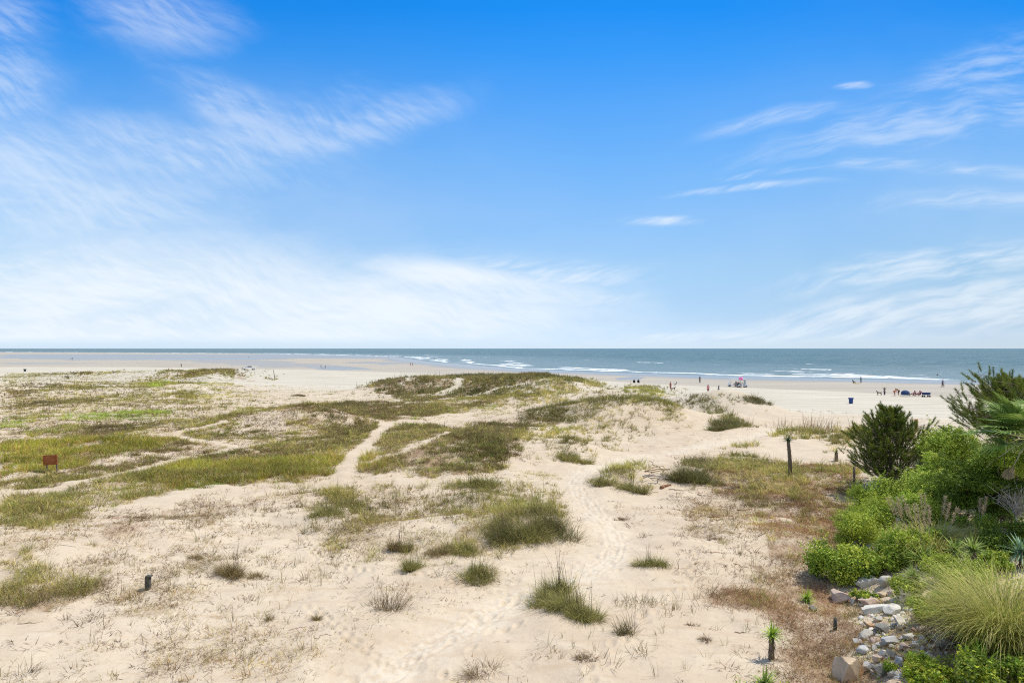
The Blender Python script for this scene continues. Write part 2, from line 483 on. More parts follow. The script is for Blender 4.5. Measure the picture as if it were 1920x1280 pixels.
PATCH = [
    # kind, density, outline seen in the photograph (turned into ground points below)
    ('meadow', 1.0, '0 834 60 828 130 826 220 820 290 818 330 824 300 840 210 856 120 878 60 886 0 890'),
    ('scrub', .8, '290 820 350 824 376 832 350 842 300 848 240 858 260 838'),
    ('meadow', 1.0, '250 880 300 870 380 864 500 860 600 852 650 842 655 858 642 882 600 894 540 900 430 908 350 916 300 902'),
    ('bright', .45, '300 880 420 872 440 895 430 910 340 918 305 903'),
    ('meadow', 1.0, '652 868 690 850 722 856 735 870 715 884 662 886'),
    ('mixed', .9, '0 932 80 916 180 905 300 908 312 925 240 946 160 968 100 982 50 988 0 988'),
    ('mixed', .7, '0 915 60 905 140 893 210 884 300 870 330 866 290 882 200 902 100 912 0 926'),
    ('mixed', .9, '0 1036 50 1030 75 1058 120 1074 150 1088 140 1110 90 1130 50 1142 0 1150'),
    ('sparse', .8, '10 1010 70 1000 80 1040 40 1036 0 1040'),
    ('litter', 1., '30 1000 110 990 145 1000 80 1030 10 1032'), ('litter', 1., '130 1070 210 1085 190 1112 120 1134 90 1130'),
    ('scrub', 1.0, '650 882 740 888 800 893 880 888 950 868 975 845 962 818 1000 802 940 792 880 797 830 812 790 835 750 852 725 860 700 880'),
    ('bright', .5, '780 865 900 830 955 815 960 840 900 880 790 890'),
    ('bright', .5, '745 790 760 784 785 786 790 795 770 800 748 797'),
    ('scrub', .8, '735 800 780 796 825 802 815 816 780 830 745 838 720 842 730 815'),
    ('mixed', .85, '325 812 380 792 430 775 480 763 505 770 440 795 445 806 510 813 610 806 640 798 710 792 716 808 690 824 640 836 560 838 470 832 400 836 375 826'),
    ('scrub', .9, '600 804 640 798 712 792 716 808 700 820 650 824 610 818'),
    ('mixed', .8, '540 790 560 778 600 776 620 785 630 800 590 806 545 800'),
    ('litter', .9, '470 790 540 775 600 770 640 790 560 808 480 806'), ('scrub', .5, '440 840 560 836 650 826 700 822 650 842 560 850 470 858'),
    ('litter', .9, '480 838 700 822 660 844 520 856'),
    ('scrub', 1.0, '505 765 560 758 640 757 700 752 760 755 830 760 870 766 820 778 750 784 690 786 660 784 640 776 600 768 540 766'),
    ('mixed', .85, '520 762 570 757 640 755 640 760 570 764'),
    ('scrub', 1.0, '690 730 720 716 760 711 800 707 850 705 852 722 835 732 790 740 745 742 705 738'),
    ('scrub', 1.0, '856 734 872 712 920 703 1000 703 1012 714 965 720 930 730 900 738 866 738'),
    ('oats', .5, '735 722 760 713 800 708 850 706 835 726 780 734'), ('oats', .4, '880 712 930 704 1000 704 1000 714 940 722 890 726'),
    ('scrub', .7, '745 746 800 742 860 742 830 752 780 754'),
    ('mixed', .9, '770 770 810 755 860 742 925 742 1000 722 1060 716 1092 722 1088 734 1005 742 945 756 885 768 830 778'),
    ('bright', .5, '760 772 860 760 870 768 780 780'), ('bright', .5, '890 765 930 756 945 765 905 772'),
    ('scrub', .6, '850 762 900 752 930 742 920 760 880 768'),
    ('oatsd', 1.0, '962 796 990 772 1060 757 1130 743 1162 747 1172 760 1150 774 1110 784 1050 794 990 799'),
    ('scrub', .6, '962 798 1000 780 1060 768 1100 775 1060 792 990 800'),
    ('mixed', .8, '1000 703 1060 705 1090 714 1060 722 1010 716'), ('oats', .8, '1090 710 1125 716 1120 722 1092 718'),
    ('mixed', .9, '1020 724 1090 720 1085 740 1040 742'),
    ('oats', .5, '962 812 1020 802 1080 798 1142 806 1100 812 1040 815 1010 826 960 830'),
    ('sparse', .7, '1000 815 1060 806 1120 810 1100 830 1040 835 1005 832'),
    ('oats', .6, '1120 742 1180 740 1235 748 1272 762 1288 775 1276 786 1240 772 1200 766 1165 754'),
    ('sparse', .6, '1190 762 1240 772 1280 784 1270 790 1220 785'),
    ('oatsd', .9, '1280 756 1308 738 1326 745 1332 757 1352 768 1354 777 1320 771 1285 764'),
    ('oats', .9, '1340 740 1366 739 1396 754 1382 762 1355 752'), ('oats', .7, '1408 756 1430 762 1432 770 1412 764'),
    ('stems', .5, '1152 786 1186 764 1216 776 1232 796 1226 812 1192 816 1160 804'),
    ('oatsd', 1., '1356 786 1372 780 1396 792 1390 801 1362 802'), ('oatsd', .6, '1330 795 1346 790 1354 804 1336 808'),
    ('oats', .8, '1170 738 1200 722 1218 726 1242 742 1205 744'), ('mixed', .5, '1172 728 1188 722 1200 726 1190 738'),
    ('stems', .7, '1010 730 960 735 965 760 1000 762 1040 748 1060 738'),
    ('tall', 2.2, '1440 810 1480 797 1532 801 1562 811 1560 822 1500 823 1450 822'),
    ('oats', 1.0, '1440 812 1500 806 1610 808 1640 814 1600 824 1520 826 1446 824'), ('sparse', .7, '1600 812 1700 800 1740 806 1680 820 1620 824'),
    ('oats', .6, '1362 840 1400 832 1442 836 1430 846 1380 846'),
    ('oatsd', .9, '1262 892 1260 872 1300 860 1340 862 1345 885 1322 905 1290 912'),
    ('mixed', .8, '1335 862 1370 850 1440 858 1480 870 1500 882 1440 897 1370 892'), ('litter', 1., '1340 868 1480 862 1540 880 1560 905 1440 915 1350 895'),
    ('oats', .6, '1340 858 1362 850 1365 862 1345 868'),
    ('oats', .75, '1116 906 1118 872 1150 862 1202 866 1214 886 1210 908 1192 918 1165 904 1130 904'),
    ('oats', .65, '1030 856 1042 838 1072 818 1096 836 1102 858 1080 866 1050 862'), ('sparse', .7, '1010 840 1060 815 1120 815 1130 830 1060 850'),
    ('sparse', .9, '960 900 985 886 1020 880 1055 890 1030 905 990 910'),
    ('oats', .7, '578 956 600 926 652 914 664 930 640 952 602 960'), ('sparse', .9, '590 1022 622 996 700 974 724 980 662 1006 618 1032'),
    ('drymix', .8, '590 1020 640 985 720 965 760 985 690 1010 620 1032'),
    ('stems', .5, '690 922 760 910 870 915 960 925 930 940 800 940 720 950'), ('drymix', .7, '780 940 850 930 910 940 900 962 840 962 800 955'),
    ('oats', 1.0, '912 962 940 940 1000 936 1052 950 1066 978 1040 1004 980 1014 935 1010'), ('mixed', .9, '812 1030 832 1000 850 975 905 965 925 1008 880 1030 840 1036'),
    ('drymix', .8, '830 990 890 960 960 980 940 1020 850 1036'),
    ('oatsd', .9, '720 1035 735 1006 765 1010 772 1030 750 1040'), ('oats', .8, '740 1068 745 1046 778 1040 785 1060 760 1075'),
    ('litter', .6, '640 1000 700 985 800 980 830 1000 800 1040 720 1050 650 1030'),
    ('litter', .55, '0 790 700 780 720 830 650 850 400 862 0 900'), ('sparse', .35, '0 700 480 690 500 760 300 790 0 800'), ('drymix', .16, '0 800 600 790 700 830 640 850 300 870 0 900'),
    ('sparse', .3, '500 745 700 740 960 800 1000 830 960 860 700 800'), ('litter', .5, '560 910 760 905 1000 930 1080 960 1060 1010 900 1030 600 1030'), ('litter', .4, '0 1000 300 970 560 920 560 1000 300 1100 0 1200'), ('litter', .35, '0 1150 560 1120 600 1200 500 1290 0 1290'),
    ('red', .8, '1590 1120 1700 1120 1760 1170 1790 1230 1760 1290 1600 1290 1560 1200'), ('litter', .6, '1250 930 1450 920 1480 1000 1420 1100 1330 1120 1260 1000'), ('drymix', .2, '1260 930 1480 910 1500 990 1400 1030 1280 1010'),
    ('oats', .8, '0 1040 60 1032 90 1066 170 1090 140 1115 60 1142 0 1150'), ('mixed', 1.0, '0 1060 90 1070 180 1095 130 1125 30 1148 0 1150'), ('scrub', .8, '0 1110 90 1100 170 1090 210 1090 180 1115 90 1140 0 1160'),
    ('oatsd', 1.0, '586 767 612 765 624 774 642 786 632 789 612 781 602 772'), ('red', .35, '190 970 290 955 290 990 190 1006'), ('drymix', .5, '225 1112 300 1092 395 1105 395 1130 270 1152 225 1140'), ('drymix', .45, '160 1210 250 1180 400 1190 545 1150 540 1185 340 1262 220 1240'),  # first strip: dark grass put in for the scarp's shadowed bank
    ('drymix', .35, '300 1040 360 1025 440 1030 450 1052 400 1080 310 1090'), ('drymix', .5, '1290 960 1350 935 1420 950 1440 990 1370 1010 1290 1000'), ('oats', .45, '1395 900 1450 890 1500 905 1480 930 1400 930'),
    ('red', .55, '1340 868 1610 868 1605 1000 1540 1060 1600 1110 1650 1290 1400 1290 1480 1190 1330 1112 1430 1060 1450 960 1310 905'), ('drymix', .35, '1340 868 1610 868 1605 1000 1540 1060 1600 1110 1650 1290 1400 1290 1480 1190 1330 1112 1430 1060 1450 960 1310 905'),
    ('mixed', .12, '1340 868 1610 868 1605 1000 1540 1060 1600 1110 1650 1290 1400 1290 1480 1190 1330 1112 1430 1060'), ('sprig', 1.3, '0 985 560 915 900 930 700 1040 620 1100 640 1190 500 1290 0 1290'), ('sprig', .8, '1040 940 1320 930 1450 1000 1400 1100 1330 1290 900 1290 1100 1180 1200 1080'), ('sprig', 1.0, '560 910 1060 900 1080 1020 860 1060 700 1060 590 1030'),
    ('drymix', .9, '585 1024 620 990 700 968 770 975 740 1010 650 1030'), ('oats', .5, '590 950 670 912 720 930 690 970 610 975'), ('stems', .6, '690 915 960 905 1010 935 760 955'),
    ('bright', .9, '1452 884 1468 876 1474 888 1458 892'), ('bright', .9, '1512 890 1530 884 1536 896 1518 900'), ('bright', .8, '1540 880 1562 874 1570 886 1548 890'), ('bright', .8, '1548 905 1570 898 1574 908 1554 912'), ('bright', .8, '1510 973 1524 968 1526 978 1512 980'), ('bright', .7, '1575 890 1600 880 1604 896 1580 902'), ('bright', .8, '1575 1184 1596 1178 1600 1190 1578 1192'),
    ('oats', .8, '1575 808 1612 800 1640 806 1625 818 1580 818'), ('oats', .5, '1545 830 1570 815 1592 825 1580 845 1550 846'),
    ('drymix', .8, '1600 1120 1700 1120 1770 1180 1790 1240 1750 1290 1600 1290 1590 1200'), ('mixed', .5, '1640 1120 1760 1150 1790 1240 1750 1290 1690 1290 1640 1200'), ('sprig', 1.2, '1260 920 1480 900 1500 1010 1420 1110 1330 1120 1250 1010'),
    ('drymix', .22, '0 985 560 915 900 930 700 1040 620 1100 640 1190 500 1290 0 1290'), ('stems', .35, '0 985 560 915 900 930 700 1040 620 1100 640 1190 500 1290 0 1290'), ('stems', .4, '1040 1180 1300 1100 1330 960 1460 940 1440 1090 1330 1290 900 1290'),
    ('oats', .18, '560 910 1060 900 1080 1020 860 1060 700 1060 590 1030'), ('sparse', .5, '560 910 1060 900 1080 1020 860 1060 700 1060 590 1030'), ('oats', .35, '1340 868 1610 868 1605 1000 1540 1060 1450 960 1310 905'),
    # broad thin cover of the whole dune field
    ('mixed', .40, '0 905 300 862 440 840 700 800 960 800 960 880 650 897 300 916 0 990'), ('scrub', .30, '0 905 300 862 440 840 700 800 960 800 960 880 650 897 300 916 0 990'),
    ('sparse', .55, '0 700 480 692 490 720 700 745 960 760 1100 720 1240 740 1290 790 1100 830 960 880 0 905'), ('mixed', .12, '0 715 300 715 470 740 560 765 440 800 0 830'), ('scrub', .10, '0 720 300 720 440 760 300 800 0 830'),
    ('oats', .35, '1000 712 1240 722 1290 790 1200 800 1110 865 1000 870 960 830 1000 780'), ('mixed', .5, '860 750 960 728 1040 722 1100 735 1080 750 990 756 900 770'),
    ('oatsd', .9, '690 733 720 714 850 704 1000 700 1090 711 1085 724 1000 726 900 743 800 748 740 744'), ('oatsd', .7, '1165 750 1230 743 1285 772 1272 783 1220 770'), ('sparse', .9, '870 760 965 762 960 802 900 802'),
    ('oats', .7, '800 950 900 936 1000 934 1050 948 1070 985 1040 1008 960 1022 880 1034 820 1036 840 1000'), ('drymix', .5, '590 1030 640 960 760 930 900 935 840 1000 800 1040 720 1010 640 1010'), ('drymix', .5, '560 960 700 915 1000 925 900 945 700 960'),
    ('scrub', .5, '500 766 640 755 860 760 820 780 640 790 540 790'), ('mixed', .6, '0 905 140 890 330 868 340 900 200 960 80 985 0 990'),
    # right hand slope
    ('red', 1.0, '1320 1112 1380 1096 1440 1108 1500 1140 1550 1170 1585 1215 1600 1245 1565 1290 1440 1290 1500 1235 1462 1180 1390 1148'),
    ('mixed', .5, '1330 1108 1380 1098 1440 1108 1450 1140 1385 1140'), ('red', .8, '1400 1052 1470 1030 1522 1060 1505 1092 1440 1082'),
    ('red', .9, '1420 960 1500 935 1565 940 1592 960 1560 1002 1500 1012 1452 990'), ('red', .8, '1425 922 1500 902 1580 905 1605 930 1545 942 1480 946'),
    ('red', .6, '1500 870 1560 868 1610 880 1600 905 1540 900'), ('sparse', .8, '1480 870 1540 862 1600 880 1580 900 1500 900'),
    ('red', .7, '1540 1000 1590 970 1600 1000 1560 1040 1530 1050'), ('red', .9, '1500 1090 1560 1100 1620 1180 1640 1240 1590 1200 1540 1150'),
    ('oats', .5, '1380 1040 1420 1026 1440 1040 1420 1058'), ('mixed', .5, '1395 900 1440 908 1440 925 1400 925'), ('oats', .4, '1440 1008 1480 1000 1490 1020 1450 1028'),
    ('drymix', .7, '1290 960 1330 940 1360 950 1350 975 1300 985'), ('litter', .9, '1280 930 1400 915 1430 960 1350 985 1280 980'),
    ('litter', .9, '1260 905 1330 905 1400 900 1420 940 1300 930'), ('litter', .7, '1290 985 1340 970 1400 1000 1370 1020 1310 1010'),
    ('litter', .8, '1290 1080 1380 1060 1420 1085 1340 1120 1300 1110'), ('litter', .8, '1420 1160 1460 1190 1440 1250 1380 1290 1350 1250'),
    # left foreground twigs and creepers
    ('litter', 1., '190 972 260 958 290 985 245 1006 185 1004'), ('red', .45, '225 985 275 965 285 990 245 1005'),
    ('litter', 1., '300 950 400 935 500 932 470 955 400 985 320 980'), ('drymix', .35, '410 966 450 960 465 972 430 980'),
    ('litter', .9, '300 1040 360 1025 430 1030 450 1052 400 1080 310 1090'), ('drymix', .4, '340 1040 385 1030 390 1048 350 1052'),
    ('litter', 1., '225 1112 300 1092 370 1096 395 1120 350 1150 270 1152 225 1140'), ('drymix', .25, '250 1120 330 1095 370 1120 330 1150 270 1150'),
    ('litter', 1., '110 1186 180 1146 200 1150 150 1184'), ('drymix', .6, '115 1186 175 1150 190 1155 140 1186'),
    ('litter', 1., '160 1210 250 1180 400 1190 480 1165 545 1150 540 1185 440 1230 340 1262 220 1240'), ('drymix', .35, '330 1240 400 1200 530 1155 540 1180 440 1225'),
    ('litter', .8, '60 1150 130 1130 200 1120 190 1140 90 1170'), ('litter', .6, '100 1055 180 1040 220 1050 180 1070'),
    ('litter', .5, '630 1080 760 1080 850 1060 860 1100 740 1130 640 1120'), ('stems', .3, '790 1085 850 1060 860 1085 830 1105'),
    ('litter', .5, '880 1250 920 1200 960 1190 950 1240 900 1280'), ('litter', .6, '1060 1215 1100 1195 1110 1240 1080 1250'),
    ('litter', .5, '980 1200 1060 1190 1200 1200 1180 1230 1000 1230'), ('litter', .4, '1040 965 1120 950 1230 960 1220 985 1120 990'),
    ('stems', .25, '1170 1150 1200 1120 1290 1125 1300 1145 1240 1150 1190 1190'),
    # far left dune field
    ('mixed', .8, '240 712 300 700 360 693 430 692 468 704 472 716 430 706 395 704 335 722 292 722'), ('scrub', .7, '330 698 380 692 440 692 470 705 465 714 420 704 340 705'),
    ('bright', .9, '275 722 295 710 315 712 305 726 285 728'), ('bright', .7, '440 706 462 706 466 714 444 712'), ('sparse', .9, '230 726 290 716 400 714 470 720 460 726 380 722 300 732 240 732'),
    ('scrub', .8, '132 703 170 695 176 700 140 706'), ('mixed', .8, '190 700 215 694 222 700 200 704'), ('sparse', .8, '8 706 60 700 130 698 230 704 200 712 90 710 20 710'),
    ('sparse', .8, '40 724 100 718 185 722 180 728 60 738'), ('mixed', .6, '60 724 110 720 185 724 170 729 100 728'), ('scrub', 1., '18 742 22 735 36 732 50 737 48 744 30 746'),
    ('sparse', 1., '0 768 70 752 140 741 192 739 262 748 312 757 240 766 150 770 60 776 0 776'), ('scrub', .6, '0 764 50 756 98 752 96 760 30 768 0 770'), ('mixed', .6, '145 746 190 740 255 748 230 755 190 746'),
    ('bright', 1., '142 790 170 776 230 769 300 769 332 774 290 785 225 792'), ('bright', .9, '0 784 40 782 70 788 48 800 0 804'), ('bright', .9, '104 784 118 777 138 781 134 787 108 787'),
    ('mixed', .8, '0 786 60 776 80 780 76 790 0 792'), ('bright', .6, '42 812 90 796 170 797 100 814'), ('mixed', .7, '60 812 130 796 175 798 120 816'),
    ('scrub', .8, '100 822 170 800 250 796 268 806 225 816 150 826'), ('mixed', .7, '240 800 320 782 400 780 380 790 300 802 250 812'), ('sparse', .9, '240 818 280 806 340 812 300 822'), ('scrub', .8, '105 800 118 796 125 803 112 808'),
    ('oats', .8, '325 740 346 732 376 729 392 740 402 747 360 749 338 748'), ('bright', .5, '322 738 340 735 336 742 322 742'), ('sparse', .6, '370 742 405 740 402 748 380 748'),
    ('drymix', .4, '452 738 470 729 490 730 488 740 460 742'), ('sparse', .4, '385 732 480 735 500 745 420 745'), ('sparse', .4, '500 745 525 740 522 750 505 750'),
    ('sparse', .6, '565 740 600 736 660 730 660 735 600 742 570 745'), ('drymix', .5, '566 742 572 737 576 742 572 747'), ('sparse', .3, '640 745 700 735 740 745 680 755'),
    ('mixed', .5, '690 755 740 748 790 752 740 757'), ('sparse', .8, '0 740 20 732 60 730 60 736 20 745'), ('sparse', .5, '210 742 240 738 250 745 220 748'), ('sparse', .8, '225 736 260 730 270 734 235 740'),
    ('sparse', .7, '0 895 80 892 160 890 240 876 330 866 250 886 120 902 0 908'), ('scrub', .6, '130 880 250 862 330 852 300 868 190 886 140 890'), ('litter', .9, '20 898 120 884 260 862 330 850 300 875 140 900'),
    ('mixed', .7, '78 880 82 874 110 876 112 884 86 888'), ('scrub', .8, '120 878 132 868 140 872 136 882 124 884'),
    ('scrub', .6, '370 848 420 840 440 846 400 856 372 856'), ('litter', .8, '330 850 480 838 500 850 400 866 330 866'),
]
BARE = [  # trodden paths through the cover: line and width in metres
    (P_('640 908 648 880 655 866 690 832 712 806 726 795 760 788 800 792'), 0.75),
    (P_('-40 934 0 926 120 915 230 888 320 864 440 838 375 828 330 812 420 790'), 0.55),
    (P_('690 868 760 845 830 815 880 798 930 792'), 0.35),
    (P_('830 735 860 722 858 708'), 0.7), (P_('840 748 900 740 930 728 990 718'), 0.5),
]
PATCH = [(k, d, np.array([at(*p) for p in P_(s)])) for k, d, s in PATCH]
BARE = [(np.array([at(*p) for p in l]), w) for l, w in BARE]


def inside(poly, x, y):
    r = np.zeros(x.shape, bool)
    n = len(poly)
    for i in range(n):
        ax, ay_ = poly[i]; bx, by = poly[i - 1]
        k = (ay_ > y) != (by > y)
        if k.any():
            r ^= k & (x < (bx - ax) * (y - ay_) / (by - ay_ + 1e-12) + ax)
    return r


def ragged(x, y):
    """shift points by noise so that outlines come out ragged"""
    s = 0.25 + y * 0.006
    return (x + s * 1.6 * fbm(x / (s * 4), y / (s * 4), 3, 4.0), y + s * 2.6 * fbm(x / (s * 4), y / (s * 5), 3, 6.0))


def bare_at(x, y):
    r = np.zeros(x.shape, bool)
    for l, w in BARE:
        d, _, _ = seg_dist(x, y, l)
        r |= d < w * (1 + 0.35 * perlin(x, y))
    d, _, _ = seg_dist(x, y, TRACK)
    r |= (d < 1.1) & (y < 70)
    return r


# ------------------------------------------------------------------ ground sheet
rows = [np.linspace(-12, 9, 22)[:-1]]
y = 9.0; rr = []
while y < 340:
    rr.append(y); y += min(max(0.05, y * 0.0042), 0.55)
rows.append(np.array(rr)); rows.append(np.geomspace(340, 14000, 260))
rows = np.concatenate(rows)
uc = np.concatenate([np.linspace(-6, -0.95, 60)[:-1], np.linspace(-0.95, 0.95, 1150), np.linspace(0.95, 6, 60)[1:]])
GX = uc[None, :] * (np.abs(rows)[:, None] * 0.93 + 5.0)
GY = np.repeat(rows[:, None], len(uc), 1)
GZ = height(GX.ravel(), GY.ravel())
# single footprints: along the track and on two lesser trails
def prints(line, n, spread, g):
    seg = np.diff(line, axis=0); L = np.hypot(seg[:, 0], seg[:, 1]); cum = np.concatenate([[0], np.cumsum(L)])
    for k in range(n):
        s_ = cum[-1] * (1 - g.uniform() ** .8) if n > 100 else cum[-1] * k / n
        i = min(np.searchsorted(cum, s_, 'right') - 1, len(L) - 1)
        p = line[i] + seg[i] * (s_ - cum[i]) / L[i]; d = seg[i] / L[i]
        p = p + np.array((-d[1], d[0])) * (g.normal() * spread if n > 100 else spread * (1 if k % 2 else -1)) 
        a = math.atan2(d[1], d[0]) + g.normal() * .25
        yield p[0], p[1], a
TRAILS = [(TRACK, 420, .62), (np.array([at(*p) for p in P_('560 990 575 1020 600 1045 650 1062 720 1068 800 1075 900 1100 960 1118')]), 60, .10), (np.array([at(*p) for p in P_('720 1240 650 1190 600 1150 580 1130')]), 20, .1), (np.array([at(*p) for p in P_('1560 796 1480 802 1400 812 1300 838 1200 858 1100 880')]), 130, .9), (np.array([at(*p) for p in P_('1100 1270 1180 1180 1280 1090 1320 1020 1330 960')]), 46, .12)]
_g = np.random.default_rng(5)
ZG = GZ.reshape(GX.shape)
half = uc
for line, n_, sp_ in TRAILS:
    for fx, fy, fa in prints(line, n_, sp_, _g):
        r0, r1 = np.searchsorted(rows, (fy - .5, fy + .5))
        c0, c1 = np.searchsorted(uc, ((fx - .5) / (abs(fy) * .93 + 5.0), (fx + .5) / (abs(fy) * .93 + 5.0)))
        X_, Y_ = GX[r0:r1, c0:c1] - fx, GY[r0:r1, c0:c1] - fy
        u_ = (X_ * math.cos(fa) + Y_ * math.sin(fa)) / .19; v_ = (-X_ * math.sin(fa) + Y_ * math.cos(fa)) / .10
        q_ = u_ * u_ + v_ * v_
        ZG[r0:r1, c0:c1] += -0.05 * np.exp(-q_) + 0.022 * np.exp(-((np.sqrt(q_) - 1.5) / .5) ** 2)
GZ = ZG.ravel()
gx, gy = GX.ravel(), GY.ravel()
sd_, sarc = shore_d(gx, gy)
Dl = np.interp(gx, DLINE_X, DLINE_Y)
pale = sstep(gy / Dl + 0.12 * fbm(gx / 20, gy / 20, 2, 9.), 0.50, 0.95)
# the tide line: where the dry beach turns into damp sand
TIDE = np.array([(-9000, 900), (-900, 335)] + [tuple(at(px, py)) for px, py in [(0, 688), (250, 688), (480, 692), (600, 694), (760, 699), (920, 705), (1100, 713), (1250, 722), (1400, 728), (1560, 734), (1750, 744), (1920, 752)]] + [(200, 60), (400, -60)], float)
td, ts, _ = seg_dist(gx, gy, TIDE)
td = td * ts
wet = sstep(td + 1.5 * fbm(gx / 30, gy / 12, 3, 5.), 0, 4) * 0.75
wet = np.maximum(wet, sstep(sd_, -45, -8))
pool = sstep(sd_ + 8 * fbm(gx / 60, gy / 25, 2, 8.), -32, -14) * 0.9
POOLS = [('0 664 140 664 300 664 480 664 700 663 760 668 700 673 560 672 480 675 300 675 100 674 0 672', .95), ('330 676 420 674 540 678 620 684 560 688 500 690 470 686 400 681', .6),
         ('575 688 600 684 650 687 700 691 640 693 590 692', .9), ('650 679 690 677 760 681 720 684 680 682', .7), ('700 664 800 667 900 674 980 688 900 690 820 685 760 676', .8), ('1140 709 1180 706 1215 708 1200 712 1150 712', .9), ('0 680 150 679 200 681 100 683 0 683', .5)]
for s, w in POOLS:
    pl = np.array([at(*p) for p in P_(s)])
    b = (gx > pl[:, 0].min() - 60) & (gx < pl[:, 0].max() + 60) & (gy > pl[:, 1].min() - 60) & (gy < pl[:, 1].max() + 60)
    qx = gx[b] + 0.03 * gy[b] * fbm(gx[b] / 50, gy[b] / 40, 3, 3.); qy = gy[b] + 0.06 * gy[b] * fbm(gx[b] / 70, gy[b] / 40, 3, 12.)
    pool[b] = np.maximum(pool[b], np.where(inside(pl, qx, qy), w, 0))
pool *= (td > 0)
litter = np.zeros(gx.shape)
zone = (gy > 12) & (gy < 260)
zgx, zgy = gx[zone], gy[zone]
bare_z = bare_at(gx[zone], gy[zone])
LIT = {'sprig': .12, 'meadow': .75, 'scrub': .85, 'mixed': .6, 'bright': .5, 'oats': .35, 'oatsd': .5, 'sparse': .15, 'litter': .55, 'red': .95, 'drymix': .55, 'stems': .2, 'tall': .3}
lz = np.zeros(zgx.shape)
for rep in range(3):
  amp = 0.3 + zgy * 0.008
  zx, zy = ragged(zgx, zgy)
  zx = zx + amp * (rep - 1) * 0.9 * fbm(zgx / 1.3, zgy / 1.3, 3, 50. + rep); zy = zy + amp * 1.6 * (rep - 1) * fbm(zgx / 1.3, zgy / 1.6, 3, 60. + rep)
  l1 = np.zeros(zgx.shape)
  for k, d, pl in PATCH:
    b = (zx > pl[:, 0].min()) & (zx < pl[:, 0].max()) & (zy > pl[:, 1].min()) & (zy < pl[:, 1].max())
    if b.any():
        i = np.where(b)[0]
        i = i[inside(pl, zx[i], zy[i])]
        l1[i] = np.maximum(l1[i], LIT[k] * min(1, .4 + .6 * d))
  lz += l1 / 3
lz *= np.clip(.85 + .9 * fbm(zgx / 1.6, zgy / 2.2, 3, 71.), 0.1, 1.2)
lz[bare_z] = 0
lz = np.clip(lz, 0, 1)
litter[zone] = lz
trk_a = np.zeros(gx.shape)
m_ = (gy > 10) & (gy < 90)
dd, _, _ = seg_dist(gx[m_], gy[m_], TRACK)
trk_a[m_] = np.exp(-(dd / 0.85) ** 2)
SAND = sand_material()
ground = grid_mesh('sand_ground', GX, GY, GZ.reshape(GX.shape), {'wet': wet, 'pool': pool, 'litter': litter, 'pale': pale, 'track': trk_a}, SAND)
tag(ground, kind='structure')

# ------------------------------------------------------------------ sea
SEA_Z = -0.16


def sea_material():
    m = bpy.data.materials.new('sea_water'); m.use_nodes = True
    t = m.node_tree; t.nodes.clear(); n = NT(t)
    P = n.node('ShaderNodeNewGeometry').outputs['Position']
    foam = n.attr('foam').outputs['Fac']; sh = n.attr('shallow').outputs['Fac']
    x, y_, z = n.sep(P)
    big = n.noise(n.mapping(P, scale=(0.004, 0.016, 1)), 1.0, 4, 0.55)
    c = n.mix(n.ss(big, 0.3, 0.7), (0.036, 0.085, 0.08), (0.06, 0.108, 0.098))
    c = n.mix(sh, c, (0.15, 0.20, 0.20))
    w1 = n.noise(n.mapping(P, scale=(0.05, 0.22, 1), rot=(0, 0, R(-20))), 1.0, 5, 0.65, 0.3)
    w2 = n.noise(n.mapping(P, scale=(0.35, 1.1, 1), rot=(0, 0, R(-12))), 1.0, 5, 0.65, 0.3)
    c = n.mix(n.mul(n.ss(w1, 0.42, 0.62), 0.7), c, (0.17, 0.215, 0.205))
    # foam: where the sheet carries it, broken up; and scattered caps farther out
    fb = n.noise(n.mapping(P, scale=(0.09, 0.22, 1), rot=(0, 0, R(-25))), 1.0, 7, 0.75, 0.6)
    fo = n.mul(n.ss(n.add(n.mul(foam, 0.75), n.mul(n.sub(fb, 0.5), 1.9)), 0.34, 0.72), 0.82)
    fo = n.mul(fo, n.ss(foam, 0.02, 0.2))
    cap = n.noise(n.mapping(P, scale=(0.030, 0.12, 1), rot=(0, 0, R(-18))), 1.0, 5, 0.62, 0.2)
    far = n.ss(y_, 2200.0, 500.0)
    caps = n.mul(n.ss(cap, 0.66, 0.73), far, 0.6)
    fo = n.m('MAXIMUM', fo, caps)
    c = n.mix(fo, c, (0.82, 0.84, 0.85))
    b = n.node('ShaderNodeBsdfPrincipled')
    t.links.new(c, b.inputs['Base Color'])
    t.links.new(n.add(0.32, n.mul(fo, 0.5)), b.inputs['Roughness'])
    b.inputs['IOR'].default_value = 1.33
    t.links.new(n.sub(0.16, n.mul(fo, 0.1)), b.inputs['Specular IOR Level'])
    bp = n.node('ShaderNodeBump'); bp.inputs['Strength'].default_value = 0.9; bp.inputs['Distance'].default_value = 1.2
    t.links.new(n.add(n.mul(w1, 1.0), n.mul(w2, 0.35)), bp.inputs['Height']); t.links.new(bp.outputs[0], b.inputs['Normal'])
    o = n.out(); t.links.new(b.outputs[0], o.inputs[0])
    return m


